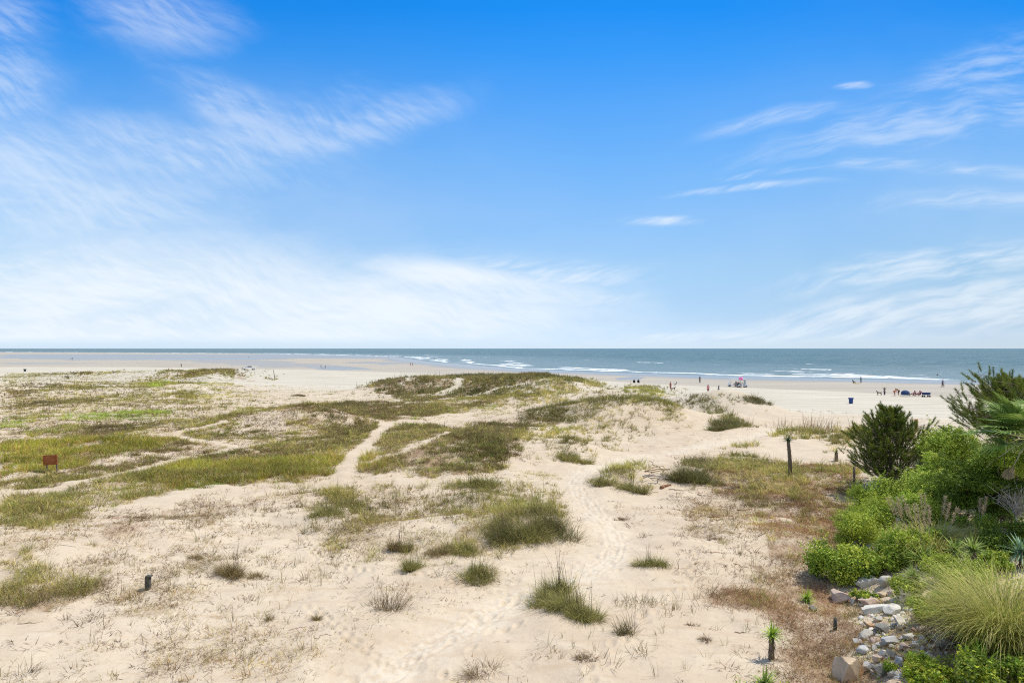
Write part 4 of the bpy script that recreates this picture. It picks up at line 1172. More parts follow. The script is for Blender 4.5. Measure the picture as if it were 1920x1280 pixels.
def shrub(name, label, cat, base, x0, x1, y0, y1, d, pal, leaf=.07, n=9000, lumps=26, depth=.8, asp=.55, seed=0, group=None, stems=7, upl=0.35):
    g = np.random.default_rng(seed + 100)
    bx, by = base
    t0 = up(x0, y1, d); t1 = up(x1, y0, d)
    cx, W = (t0.x + t1.x) / 2, (t1.x - t0.x)
    zb = hz(cx, d); zt = t1.z; zlow = max(min(t0.z, zt - .3), zb - .1)
    H = zt - zlow
    root = thing(name, (cx, d, zb), label, cat, group)
    P = []
    for i in range(lumps):
        while True:
            q = g.uniform(-1, 1, 3)
            if (q ** 2).sum() < 1: break
        rr_ = g.uniform(.09, .26) * min(W, H * 1.3) * (.72 if cat == 'cedar tree' else 1)
        ctr = np.array([q[0] * (W / 2 - rr_ * .7), q[1] * (W * depth / 2 - rr_ * .6), zlow - zb + H * .5 + q[2] * (H / 2 - rr_ * .8)])
        P.append((ctr, rr_))
    b = Bag(); palc = LPAL[pal]
    for ctr, rr_ in P:
        m = max(20, int(n * 1.6 * rr_ ** 2 / sum(r * r for _, r in P)))
        dirs = rng.normal(size=(m, 3)); dirs /= np.linalg.norm(dirs, axis=1, keepdims=True)
        rad = rr_ * (rng.uniform(.45, 1.08, m) ** .7)
        rad *= 1 + .30 * np.sin(dirs[:, 0] * 7 + ctr[0] * 3) * np.sin(dirs[:, 1] * 6 + ctr[1]) + .12 * np.sin(dirs[:, 2] * 11)
        c = ctr + dirs * rad[:, None] * np.array([1.25, 1.25, .42] if cat == 'cedar tree' else [1, 1, .85])
        nr = dirs * .7 + rng.normal(size=(m, 3)) * .55 + np.array([0, 0, upl])
        tint = palc[g.integers(0, len(palc))]
        cl_ = np.where(rng.uniform(0, 1, (m, 1)) < .55, tint, palc[rng.integers(0, len(palc), m)]) * rng.uniform(.75, 1.25, (m, 1))
        k = c[:, 2] > -.05
        b.add(leafquads(c[k], nr[k], (leaf * rng.uniform(.6, 1.35, m))[k], cl_[k], asp))
    # leafy shoots breaking the outline
    for i in range(int(lumps * 2.2)):
        ctr, rr_ = P[g.integers(0, len(P))]
        d0 = g.normal(size=3) * np.array([1, 1, .6]) + np.array([0, 0, .55]); d0 /= np.linalg.norm(d0)
        Ls = rr_ * g.uniform(.5, 1.2); m = int(12 + Ls * 50)
        f = rng.uniform(0, 1, m)
        c = ctr + d0 * rr_ * .85 + (d0 + np.array([0, 0, .3]))[None] * (f * Ls)[:, None] + rng.normal(size=(m, 3)) * leaf * .55 * (1.2 - f)[:, None]
        tint = palc[g.integers(0, len(palc))]
        cl_ = tint * rng.uniform(.8, 1.25, (m, 1))
        k = c[:, 2] > 0
        b.add(leafquads(c[k], (d0[None] + rng.normal(size=(m, 3)) * .8)[k], (leaf * rng.uniform(.6, 1.2, m))[k], cl_[k], asp))
    b.build('foliage', LEAF, root)
    s = MB()
    for ctr, rr_ in P[:stems]:
        a = g.uniform(-.15, .15, 2) * W * .6
        s.tube([(a[0], a[1], -.1), (a[0] * .6 + ctr[0] * .4, a[1] * .6 + ctr[1] * .4, max(.15, ctr[2] * .5)), tuple(ctr)], [.035, .025, .012], 6)
    s.build('stems', BARK, root)
    return root


def tufts_pine(bag, pts, dirs, r, npt, pal, w):
    """needle brushes at twig ends"""
    n = len(pts); i = np.repeat(np.arange(n), npt); N_ = len(i)
    d = dirs[i] / (np.linalg.norm(dirs[i], axis=1, keepdims=True) + 1e-9)
    off = rng.uniform(-.6, .4, N_)[:, None] * r * d * 2.8
    spread = rng.normal(size=(N_, 3)); spread -= (spread * d).sum(1, keepdims=True) * d
    spread /= (np.linalg.norm(spread, axis=1, keepdims=True) + 1e-9)
    ax = d * rng.uniform(.5, 1.2, N_)[:, None] + spread * rng.uniform(.35, .9, N_)[:, None]
    ax /= np.linalg.norm(ax, axis=1, keepdims=True)
    base = pts[i] + off; L = (r * rng.uniform(.7, 1.3, N_))[:, None]
    side = np.cross(ax, rng.normal(size=(N_, 3))); side /= (np.linalg.norm(side, axis=1, keepdims=True) + 1e-9)
    side *= w * .5
    V_ = np.stack([base - side, base + side, base + ax * L], 1).reshape(-1, 3)
    pc = LPAL[pal]
    tint = pc[rng.integers(0, len(pc), n)][i] * rng.uniform(.75, 1.25, (N_, 1))
    bag.add((V_, np.arange(N_ * 3), np.full(N_, 3), np.repeat(tint, 3, 0)))


def pine(label, x, y, H, spread, whorls, lo, seed, az_bias=None, tuft=.15, npt=42, lean=0.0, flat=.25, per=6):
    g = np.random.default_rng(seed)
    zb = hz(x, y)
    root = thing('pine_tree', (x, y, zb), label, 'pine tree', 'pines at the edge of the dunes')
    tr = MB(); br = MB(); pts = []; dirs = []
    tr.tube([(lean * f * f, 0, H * f - .15) for f in (0, .3, .6, .85, 1)], [.11 * H / 4.5 + .02, .085, .06, .035, .012], 9)
    tr.build('trunk', BARK, root, True)
    pts.append((lean, 0, H)); dirs.append((0, 0, 1))
    leadL = .55
    for wv in range(whorls):
        f = lo + (1 - lo) * (wv + .3 * g.uniform()) / whorls
        z = H * f
        env = (min(1, (f - lo + .45) / .5) * max(0.0, 1 - max(0, (f - .30) / .70)) ** .9 + .07) * (1 + .15 * math.sin(wv * 2.1 + seed))
        for k in range(per):
            a = 2 * math.pi * (k + g.uniform(-.3, .3)) / per + wv * 1.1
            if az_bias is not None and g.uniform() < .5: a = az_bias + g.normal() * .6
            L = spread * env * g.uniform(.65, 1.15)
            d = np.array([math.cos(a), math.sin(a), flat + .5 * f * g.uniform(.6, 1.2)])
            p0 = np.array([lean * f * f, 0, z]); p1 = p0 + d * L * np.array([1, 1, .35]); p2 = p0 + d * L + np.array([0, 0, .18 * L])
            br.tube([p0, p1 * .55 + p0 * .45, p2], [.03, .02, .008], 5)
            for m in range(int(4 + L * 7)):
                s = g.uniform(.30, 1.0)
                q = p0 + (p2 - p0) * s + np.array([0, 0, .1 * L * s])
                o = g.normal(size=3) * np.array([.26, .26, .16]) * L * .62 * (1.1 - .35 * s)
                e = q + o
                br.tube([q, e], [.010, .005], 4, False)
                pts.append(e); dd_ = o / (np.linalg.norm(o) + 1e-9) * .5 + d / np.linalg.norm(d) * .5 + np.array([0, 0, .75])
                dirs.append(dd_)
            pts.append(p2); dirs.append(d + np.array([0, 0, .6]))
    br.build('branches', BARK, root, True)
    b = Bag(); tufts_pine(b, np.array(pts), np.array(dirs), tuft, npt, 'pine', max(.009, y * .00036))
    b.build('needles', LEAF, root)
    return root


def YUCCA(px, py, label, trunk=.4, r=.4, n=70, dead=20, bend=0.0, pal='yucca', tr=.05, group='yuccas on the dune edge', up_=.0, dmul=None):
    c = gpt(px, py)
    t = thing('yucca', c, label, 'yucca', group)
    top = Vector((bend, 0, trunk))
    if trunk > .05:
        s = MB(); s.tube([(0, 0, -.1), (bend * .15, 0, trunk * .4), (bend * .7, 0, trunk * .8), top], [tr * 1.15, tr, tr * .9, tr * .8], 9); s.build('trunk', YBARK, t, True)
    b = Bag()
    az = rng.uniform(0, 6.28, n); le = np.arccos(np.clip(rng.uniform(-.25 + up_, 1, n), -1, 1))
    base = np.array(top)[None, :] + rng.normal(size=(n, 3)) * np.array([.02, .02, .03])
    pc = YPAL[pal]; cl_ = pc[rng.integers(0, len(pc), n)] * rng.uniform(.8, 1.2, (n, 1))
    ln = r * rng.uniform(.8, 1.15, n)
    b.add(blades(base, az, le, rng.normal(.12, .1, n), ln, np.full(n, max(.035 * r / .4, c.y * .0008)), cl_, cl_ * 1.1, az + math.pi / 2))
    b.build('leaf_rosette', LEAF, t)
    if dead:
        b = Bag(); az = rng.uniform(0, 6.28, dead)
        zz = rng.uniform(max(.05, trunk * .35), max(trunk, .1), dead)
        base = np.stack([bend * (zz / max(trunk, .1)) ** 2 * np.ones(dead), np.zeros(dead), zz], 1)
        pc = PAL['straw']; cl_ = pc[rng.integers(0, 3, dead)] * rng.uniform(.6, 1.1, (dead, 1))
        b.add(blades(base, az, rng.uniform(1.7, 2.7, dead), rng.normal(.2, .1, dead), r * rng.uniform(.4, .9, dead), np.full(dead, .03), cl_, cl_, az + math.pi / 2))
        b.build('dead_leaves', GRASS, t)
    return t


YBARK = material('yucca_bark', (.16, .12, .085), .95, var=.35, scale=20, bump=.5)
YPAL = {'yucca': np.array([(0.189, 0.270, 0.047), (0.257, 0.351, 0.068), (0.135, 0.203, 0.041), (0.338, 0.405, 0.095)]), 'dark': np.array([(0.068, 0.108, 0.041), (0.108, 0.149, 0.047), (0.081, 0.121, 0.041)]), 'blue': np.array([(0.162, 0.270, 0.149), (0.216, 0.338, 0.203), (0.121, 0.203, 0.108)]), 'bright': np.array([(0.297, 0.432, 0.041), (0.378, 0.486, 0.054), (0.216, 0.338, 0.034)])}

YUCCA(1481, 892, 'tall thin yucca with a long bare bent trunk beside the dry herbs', 2.1, .42, 110, 60, -.12, 'dark', .11)
YUCCA(1567, 864, 'short dark yucca stump with a drooping skirt near the pine', .60, .30, 34, 50, 0, 'dark', .12)
YUCCA(1511, 1126, 'small bright yucca rosette alone on the brown slope', .12, .36, 70, 4, 0, 'bright', .05)
YUCCA(1444, 1232, 'yucca with bright head on a dead leaf skirt at the edge of bare sand', .62, .34, 80, 70, 0.02, 'bright', .07)
YUCCA(1731, 1066, 'wide open yucca rosette in front of the plumed grass', .30, .70, 80, 22, 0, 'yucca', .07)
YUCCA(1788, 1062, 'upright yucca on a short trunk, left of a taller one', .55, .46, 80, 14, 0, 'yucca', .06)
YUCCA(1822, 1078, 'taller yucca with a dark trunk in the green thicket', .80, .48, 80, 24, 0, 'yucca', .06)
YUCCA(1712, 1106, 'yucca with bleached hanging leaves beside the grey round boulder', .45, .45, 70, 40, 0, 'yucca', .06)
YUCCA(1912, 1062, 'stiff blue green yucca at the right edge behind the reed clump', .45, .66, 80, 6, 0, 'blue', .06)
YUCCA(1852, 1022, 'blue green yucca rosette under the dark cedar', .35, .50, 70, 6, 0, 'blue', .06)
YUCCA(1838, 1262, 'fan of stiff green yucca leaves below the reed clump', .15, .62, 60, 4, 0, 'bright', .06)
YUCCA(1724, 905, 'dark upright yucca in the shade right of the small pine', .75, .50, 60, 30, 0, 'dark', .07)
YUCCA(1432, 1282, 'spiky bright rosette cut by the bottom edge of the picture', .06, .40, 60, 6, 0, 'yucca', .05)

# the two pines
d1 = gpt(1690, 930)
pine('small dense dark pine standing alone between dry herbs and light green shrubs', (1668 - 960) / F * 37.0, 37.0, up(1668, 768, 37).z - hz(20.4, 37), 2.2, 11, .05, 5, tuft=.15, npt=120, per=7, flat=.05)
pine('wind swept pine with loose open branches behind the palm', (1950 - 960) / F * 31.0, 31.0, up(1960, 722, 31).z - hz(24.3, 31), 4.0, 11, .36, 9, az_bias=math.pi, tuft=.16, npt=130, flat=.05, per=11)

# shrubs
SG = 'shrubs of the thicket'
shrub('leafy_shrub', 'low bright leafy shrub nearest the stones, its foot hiding a dark slab', 'shrub', (1576, 1095), 1508, 1646, 1010, 1098, gpt(1576, 1092).y + .4, 'myrtle', .085, 11000, 30, .9, .5, 1, SG)
shrub('leafy_shrub', 'small fresh green shrub right of the low bright leafy one, above the stones', 'shrub', (1640, 1060), 1612, 1690, 1030, 1076, gpt(1650, 1072).y, 'light', .075, 4200, 16, .9, .5, 2, SG)
shrub('leafy_shrub', 'yellow green rounded shrub left of the plumed grass below the small pine', 'shrub', (1640, 1020), 1572, 1706, 918, 1022, gpt(1640, 1016).y + .8, 'yellowgreen', .085, 12000, 30, .9, .42, 3, SG)
shrub('leafy_shrub', 'bright green shrub right beside the yellow green rounded one', 'shrub', (1710, 1000), 1672, 1766, 918, 1002, gpt(1700, 1008).y + 1.6, 'light', .085, 9000, 24, .9, .5, 4, SG)
shrub('leafy_shrub', 'narrow dark tipped shrub at the left front of the small pine', 'shrub', (1605, 960), 1586, 1640, 896, 985, gpt(1610, 985).y + 1.5, 'yellowgreen', .075, 4000, 16, .9, .35, 5, SG)
shrub('leafy_shrub', 'tall light green shrub between the small pine and the palm', 'shrub', (1790, 905), 1722, 1846, 796, 915, 34.5, 'light', .11, 12000, 30, .8, .5, 6, SG)
shrub('leafy_shrub', 'pale grey green shrub in front of the tall light green one', 'shrub', (1740, 900), 1715, 1775, 845, 925, 32.5, 'light', .09, 4500, 16, .8, .5, 7, SG)
shrub('cedar_tree', 'feathery dark green cedar with deep shade between its boughs', 'cedar tree', (1850, 1000), 1752, 1945, 842, 1002, 26.0, 'cedar', .13, 22000, 40, .8, .26, 8, None, 10)
shrub('cedar_tree', 'low feathery green cedar bough mass left of the big cedar', 'cedar tree', (1770, 960), 1715, 1835, 895, 985, 28.0, 'cedar', .12, 9000, 22, .8, .28, 18, None, 6)
shrub('leafy_shrub', 'rounded yellow green shrub at the right edge under the cedar', 'shrub', (1900, 1040), 1868, 1950, 1000, 1052, gpt(1900, 1056).y + .8, 'vine', .075, 6000, 16, .9, .5, 9, SG)
shrub('leafy_shrub', 'olive shrub spread between the yuccas in the thicket', 'shrub', (1770, 1090), 1722, 1850, 1036, 1112, gpt(1780, 1108).y + .3, 'yellowgreen', .065, 9000, 26, .9, .45, 10, SG)
shrub('leafy_shrub', 'green low shrub right of the taller yucca behind the reed clump', 'shrub', (1870, 1060), 1830, 1900, 1030, 1085, gpt(1850, 1085).y + .5, 'myrtle', .065, 6000, 18, .9, .45, 11, SG)
shrub('leafy_shrub', 'small leafy sprig growing up among the middle of the stones', 'shrub', (1720, 1240), 1698, 1752, 1215, 1258, gpt(1722, 1258).y, 'light', .05, 1700, 12, .7, .6, 12, SG, 4)
shrub('leafy_shrub', 'little green sprig between the big tan boulder and the dark block', 'shrub', (1664, 1250), 1650, 1684, 1232, 1264, gpt(1666, 1262).y, 'myrtle', .05, 900, 8, .7, .6, 13, SG, 3)
shrub('leafy_shrub', 'leafy dark green plant at the foot of the white ledged boulder', 'shrub', (1615, 1120), 1590, 1650, 1098, 1126, gpt(1615, 1124).y, 'myrtle', .055, 1500, 10, .7, .6, 14, SG, 3)
shrub('leafy_shrub', 'deep green soft bush below the left side of the reed clump', 'shrub', (1825, 1220), 1802, 1856, 1176, 1226, gpt(1825, 1226).y, 'myrtle', .045, 5000, 14, .8, .2, 15, SG, 4)

for q in [
    ('fresh green shrub wrapped round the left foot of the small pine', 1596, 1700, 890, 965, 1640, 965, 'myrtle', 31),
    ('light green shrub filling the space right under the small pine', 1690, 1800, 868, 960, 1740, 962, 'light', 32),
    ('broad green shrub at the left front corner of the thicket', 1556, 1655, 950, 1035, 1600, 1036, 'yellowgreen', 33),
    ('bright shrub between the yellow green rounded one and the plumed grass', 1640, 1730, 985, 1062, 1685, 1062, 'light', 34),
    ('green shrub under the palm fronds at the right edge', 1815, 1950, 815, 905, 1890, 990, 'light', 35),
    ('olive shrub behind the plumed grass, left of the cedar foot', 1690, 1790, 985, 1050, 1715, 1050, 'yellowgreen', 20),
    ('dark green shrub filling the gap under the cedar', 1760, 1960, 960, 1030, 1850, 1030, 'cedar', 21),
    ('yellow green shrub at the left foot of the reed clump', 1700, 1800, 1100, 1170, 1750, 1170, 'vine', 22),
    ('low yellow green shrub at the bottom right corner', 1790, 1960, 1215, 1300, 1870, 1300, 'vine', 23),
    ('low yellow green shrub left of the bottom right corner, above the stones', 1690, 1800, 1240, 1300, 1750, 1300, 'vine', 24),
    ('light green bush between the palm and the cedar', 1830, 1960, 840, 900, 1890, 960, 'myrtle', 25),
    ('small yellow green bush above the round grey boulder', 1668, 1730, 1080, 1120, 1700, 1120, 'yellowgreen', 26),
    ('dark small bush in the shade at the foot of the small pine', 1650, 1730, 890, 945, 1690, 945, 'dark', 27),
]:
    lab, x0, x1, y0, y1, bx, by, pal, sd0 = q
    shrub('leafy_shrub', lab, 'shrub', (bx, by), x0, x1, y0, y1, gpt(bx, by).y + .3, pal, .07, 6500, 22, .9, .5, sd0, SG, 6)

# bare twiggy bush on the right edge
def twigs(label, px, py, d, n, L, colr, name='bare_bush', cat='bare bush', group=None):
    c = up(px, py, d); z = hz(c.x, d)
    t = thing(name, (c.x, d, z), label, cat, group); m = MB()
    g = np.random.default_rng(int(px))
    hgt = c.z - z
    for i in range(n):
        a = g.uniform(0, 6.28); l = L * g.uniform(.5, 1.1); s = g.uniform(.2, .9)
        p0 = Vector((0, 0, hgt * .6 if hgt > 1 else 0)); e = Vector((math.cos(a) * l * s, math.sin(a) * l * s, p0.z + l * (1.1 - s * .6)))
        mid = p0.lerp(e, .5) + Vector((g.normal() * .06, g.normal() * .06, .08)) * l
        m.tube([p0, mid, e], [.014, .009, .004], 5)
        for k in range(3):
            q = mid.lerp(e, g.uniform(.1, .8)); m.tube([q, q + Vector((g.normal(), g.normal(), abs(g.normal()) + .3)) * l * .2], [.006, .003], 4)
    if hgt > 1: m.tube([(0, 0, -.1), (0, 0, hgt * .6)], [.06, .035], 7)
    m.build('twigs', colr, t)
    return t
twigs('bare grey twiggy bush sticking out of the cedar at the right edge', 1903, 945, 24.0, 40, 1.1, GREYWOOD)
twigs('tangle of brown dead twigs spilling over the stones', 1740, 1195, gpt(1745, 1198).y, 34, .55, BARK)
twigs('dark dead brush above the reddish brown stone', 1722, 1148, gpt(1722, 1146).y, 26, .35, BARK)
twigs('bleached dead twigs standing behind the long pale slab', 1692, 1140, gpt(1690, 1132).y, 30, .40, GREYWOOD)

# reed clumps
def reed(label, px, py, r, h, n, pal, plumes=0, seed=1, plume_h=1.2, droop=1.25):
    c = gpt(px, py); t = thing('reed_clump', c, label, 'ornamental grass', 'big reed clumps')
    a = rng.uniform(0, 6.28, n); q = np.sqrt(rng.uniform(0, 1, n)) * r * .55
    base = np.stack([q * np.cos(a), q * np.sin(a), np.zeros(n) + .1], 1)
    base[:, 2] = height(base[:, 0] + c.x, base[:, 1] + c.y) - c.z
    pc = PAL[pal]; cl_ = pc[rng.integers(0, len(pc), n)] * rng.uniform(.8, 1.2, (n, 1))
    b = Bag(); az = a + rng.normal(0, .5, n)
    L = h * rng.uniform(.6, 1.15, n)
    le = np.abs(rng.normal(.15, .12, n)) + .30 * q / (r * .55); cu = rng.normal(droop, .3, n)
    # three joints per leaf for the arching shape
    d = np.stack([np.cos(az), np.sin(az)], 1); side = np.stack([-np.sin(az), np.cos(az), np.zeros(n)], 1) * np.maximum(.010, c.y * .0006) * .5
    prev = base; vs = [base - side, base + side]; seg = 5
    for k in range(1, seg + 1):
        f = k / seg; ang = le + cu * f ** 1.5
        step = (L / seg)[:, None]
        prev = prev + np.concatenate([d * np.sin(ang)[:, None], np.cos(ang)[:, None]], 1) * step
        wv = (1 - f ** 2 * .9)
        vs += [prev - side * wv, prev + side * wv]
    V_ = np.stack(vs, 1).reshape(-1, 3); m = (seg + 1) * 2
    i = (np.arange(n) * m)[:, None, None] + (np.arange(seg) * 2)[None, :, None] + np.array([0, 1, 3, 2])[None, None, :]
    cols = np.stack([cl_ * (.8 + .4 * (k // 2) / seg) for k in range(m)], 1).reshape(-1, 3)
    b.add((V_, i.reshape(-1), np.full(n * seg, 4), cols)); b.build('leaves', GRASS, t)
    g = np.random.default_rng(seed)
    for k in range(plumes):
        a1 = g.uniform(0, 6.28); q1 = g.uniform(.1, 1) * r
        x, y = q1 * math.cos(a1), q1 * math.sin(a1) * .7
        p0 = Vector((x * .5, y * .5, .2)); p1 = Vector((x, y, plume_h * g.uniform(.8, 1.15)))
        s = Bag(); nn = 130
        f = rng.uniform(.62, 1.0, nn); pts = np.array(p0)[None] + (np.array(p1 - p0))[None] * f[:, None]
        cc_ = np.array([(.46, .36, .24), (.52, .43, .30), (.40, .30, .19)])[rng.integers(0, 3, nn)]
        s.add(blades(pts, rng.uniform(0, 6.28, nn), rng.uniform(.2, .8, nn), rng.uniform(0, .8, nn), rng.uniform(.06, .17, nn), np.full(nn, .012), cc_, cc_ * 1.1))
        st = blades(np.array([p0, p0]), np.full(2, a1), np.full(2, (p1 - p0).angle(Vector((0, 0, 1)))), np.zeros(2), np.full(2, (p1 - p0).length), np.full(2, .014), np.full((2, 3), .3), None, np.array([.3, 1.9]))
        s.add(st); s.build('plume', GRASS, t)
    return t
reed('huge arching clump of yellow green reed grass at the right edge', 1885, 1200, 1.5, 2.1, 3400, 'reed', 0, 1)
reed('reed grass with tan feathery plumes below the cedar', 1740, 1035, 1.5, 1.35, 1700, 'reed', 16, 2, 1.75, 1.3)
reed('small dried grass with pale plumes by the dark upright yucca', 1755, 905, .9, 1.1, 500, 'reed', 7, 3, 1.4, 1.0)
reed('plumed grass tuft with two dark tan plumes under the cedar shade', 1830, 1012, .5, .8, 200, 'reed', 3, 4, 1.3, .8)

for q in [('pale shoots of dead vine over the right hand stones', 1760, 1215, 30, .5, GREYWOOD), ('brown tangle at the right lower end of the stones', 1765, 1180, 36, .5, BARK), ('dead brush below the left edge of the reed clump', 1790, 1205, 36, .5, BARK)]:
    twigs(q[0], q[1], q[2], gpt(q[1], q[2] + 3).y, q[3], q[4], q[5])

# low green creeper between the stones, reeds and shrubs
CREEP = [('1690 1290 1700 1240 1760 1215 1800 1225 1850 1225 1920 1215 1990 1220 2000 1330 1690 1330', 'vine', 150, .07, .35), ('1650 1110 1700 1090 1760 1100 1800 1120 1830 1150 1810 1190 1770 1180 1730 1150 1690 1140', 'vine', 110, .06, .25),
         ('1650 1060 1700 1040 1740 1070 1760 1100 1720 1100 1690 1110', 'yellowgreen', 100, .06, .3), ('1480 880 1530 872 1600 880 1600 925 1560 915 1500 900', 'vine', 16, .06, .15), ('1560 905 1600 890 1620 910 1600 960 1570 940', 'vine', 50, .07, .3),
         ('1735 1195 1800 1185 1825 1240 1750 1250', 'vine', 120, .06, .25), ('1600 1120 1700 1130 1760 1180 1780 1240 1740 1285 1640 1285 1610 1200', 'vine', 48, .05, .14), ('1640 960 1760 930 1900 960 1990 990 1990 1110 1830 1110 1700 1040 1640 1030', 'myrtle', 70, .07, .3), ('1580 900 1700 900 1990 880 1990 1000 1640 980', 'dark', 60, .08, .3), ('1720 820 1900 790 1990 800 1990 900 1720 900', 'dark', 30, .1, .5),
         ('1540 1040 1600 1020 1640 1040 1620 1080 1550 1080', 'myrtle', 60, .06, .2), ('1380 1270 1420 1250 1470 1260 1500 1300 1380 1300', 'vine', 60, .06, .2), ('1600 1180 1620 1230 1580 1190', 'vine', 18, .05, .1)]
cb = Bag()
for s, pal, dn, lf, hh in CREEP:
    pl = np.array([at(*p, height) for p in P_(s)])
    x0, y0 = pl.min(0); x1, y1 = pl.max(0)
    m = int(min(60000, (x1 - x0) * (y1 - y0) * dn * 3))
    x = rng.uniform(x0, x1, m); y = rng.uniform(y0, y1, m)
    qx, qy = ragged(x, y)
    f = fbm(x / .7, y / .7, 3, 80.)
    k = inside(pl, qx, qy) & (rng.uniform(0, 1, m) < np.clip(.6 + 1.3 * f, 0, 1))
    x, y, f = x[k], y[k], f[k]
    z = height(x, y) + np.clip(hh * (.5 + f) * rng.uniform(.2, 1.0, len(x)), .01, 1)
    pc = LPAL[pal]; fi = np.clip(((fbm(x / .5, y / .5, 2, 90.) + .6) / 1.2 * len(pc)).astype(int), 0, len(pc) - 1)
    nr = rng.normal(size=(len(x), 3)) * .5 + np.array([0, 0, .9])
    cb.add(leafquads(np.stack([x, y, z], 1), nr, lf * rng.uniform(.6, 1.4, len(x)), pc[fi] * rng.uniform(.8, 1.2, (len(x), 1)), .6))
tag(cb.build('creeper_leaves', LEAF), kind='stuff')

# palm at the right edge
def palm(label, px, py, d):
    c = up(px, py, d); z = hz(c.x, d)
    t = thing('palm_tree', (c.x, d, z), label, 'palm tree'); H = c.z - z
    s = MB(); s.tube([(0, 0, -.2), (0.05, 0, H * .5), (0, 0, H - .1)], [.19, .15, .17], 12); s.build('trunk', BARK, t, True)
    g = np.random.default_rng(4)
    for k in range(26):
        deadf = k >= 21
        a = 2.39996 * k; el = g.uniform(-.25, 1.1) if not deadf else g.uniform(-1.2, -.5)
        if k < 3: a = math.pi + (k - 1) * .35; el = (.15, .5, -.05)[k]
        Lp = g.uniform(.95, 1.35)
        dir_ = Vector((math.cos(a) * math.cos(el), math.sin(a) * math.cos(el), math.sin(el)))
        p0 = Vector((0, 0, H)); p1 = p0 + dir_ * Lp + Vector((0, 0, -.05))
        f = MB(); f.tube([p0, p0.lerp(p1, .5) + Vector((0, 0, .06)), p1], [.022, .018, .012], 5)
        fr = f.build('frond_stalk', PALMSTALK if not deadf else GREYWOOD, t)
        side = dir_.cross(Vector((0, 0, 1))).normalized(); upv = side.cross(dir_).normalized()
        nb = 34; R0 = g.uniform(.95, 1.2) if not deadf else g.uniform(.45, .6)
        V_ = []; L_ = []; C_ = []
        pc = np.array([(.14, .24, .04), (.21, .31, .06), (.28, .36, .09)]) if not deadf else np.array([(.36, .27, .12), (.42, .31, .15), (.28, .2, .1)])
        for i in range(nb):
            th = (i / (nb - 1) - .5) * (4.3 if not deadf else 1.1)
            v = dir_ * math.cos(th) + side * math.sin(th)
            v = (v + upv * (.18 * abs(math.sin(th)) - .10 * math.cos(th))).normalized()
            L = R0 * (1 - .18 * abs(th) / 2.1) * g.uniform(.92, 1.05)
            w = v.cross(upv).normalized() * .042
            m1 = p1 + v * L * .55; e = p1 + v * L + Vector((0, 0, -.16 * L))
            cl_ = pc[g.integers(0, 3)] * g.uniform(.85, 1.15)
            b0 = len(V_); fold = upv * .012
            V_ += [p1 - w * .3, p1 + w * .3, m1 + w + fold, m1 - w + fold, e]; L_ += [b0, b0 + 1, b0 + 2, b0 + 3, b0 + 3, b0 + 2, b0 + 4]; C_ += [cl_] * 5
        o = raw_mesh('frond', np.array([tuple(q) for q in V_]), np.array(L_), np.tile([4, 3], nb), {'Col': np.array(C_)}, LEAF, False, fr)
    return t
PALMSTALK = material('palm_stalk', (.30, .32, .10), .6)
palm('cabbage palm with fan fronds and dead brown fronds at the right edge', 1930, 822, 24.0)

# ------------------------------------------------------------------ stones of the revetment
def stone_material(name, base, stain, amt):
    m = bpy.data.materials.new(name); m.use_nodes = True
    t = m.node_tree; t.nodes.clear(); n = NT(t)
    P = n.node('ShaderNodeNewGeometry').outputs['Position']
    a = n.noise(P, 3.2, 6, .65, .4); b_ = n.noise(P, 22.0, 5, .7); c_ = n.noise(n.mapping(P, loc=(4, 9, 2)), 1.6, 4, .6)
    c = n.mix(n.ss(a, .3, .7), tuple(x * .74 for x in base), tuple(min(.85, x * 1.12) for x in base))
    c = n.mix(n.mul(n.ss(b_, .5, .75), .4), c, tuple(x * .55 for x in base))
    c = n.mix(n.mul(n.ss(c_, .5, .62), amt), c, stain)
    b = n.node('ShaderNodeBsdfPrincipled'); t.links.new(c, b.inputs['Base Color']); b.inputs['Roughness'].default_value = .92; b.inputs['Specular IOR Level'].default_value = .15
    bp = n.node('ShaderNodeBump'); bp.inputs['Strength'].default_value = .7; bp.inputs['Distance'].default_value = .03
    t.links.new(n.add(a, n.mul(b_, .4)), bp.inputs['Height']); t.links.new(bp.outputs[0], b.inputs['Normal'])
    o = n.out(); t.links.new(b.outputs[0], o.inputs[0])
    return m


STONE = {
    'grey': stone_material('grey_stone', (.50, .465, .41), (.24, .22, .19), .5), 'white': stone_material('pale_stone', (.62, .575, .50), (.34, .31, .27), .45),
    'blue': stone_material('blue_grey_stone', (.43, .42, .405), (.22, .22, .23), .5), 'tan': stone_material('tan_stone', (.50, .385, .27), (.45, .23, .09), .65),
    'pink': stone_material('pinkish_stone', (.52, .40, .32), (.30, .23, .19), .5), 'brown': stone_material('brown_stone', (.27, .19, .14), (.17, .12, .09), .5),
    'dark': stone_material('dark_stone', (.20, .195, .175), (.12, .12, .11), .5),
}


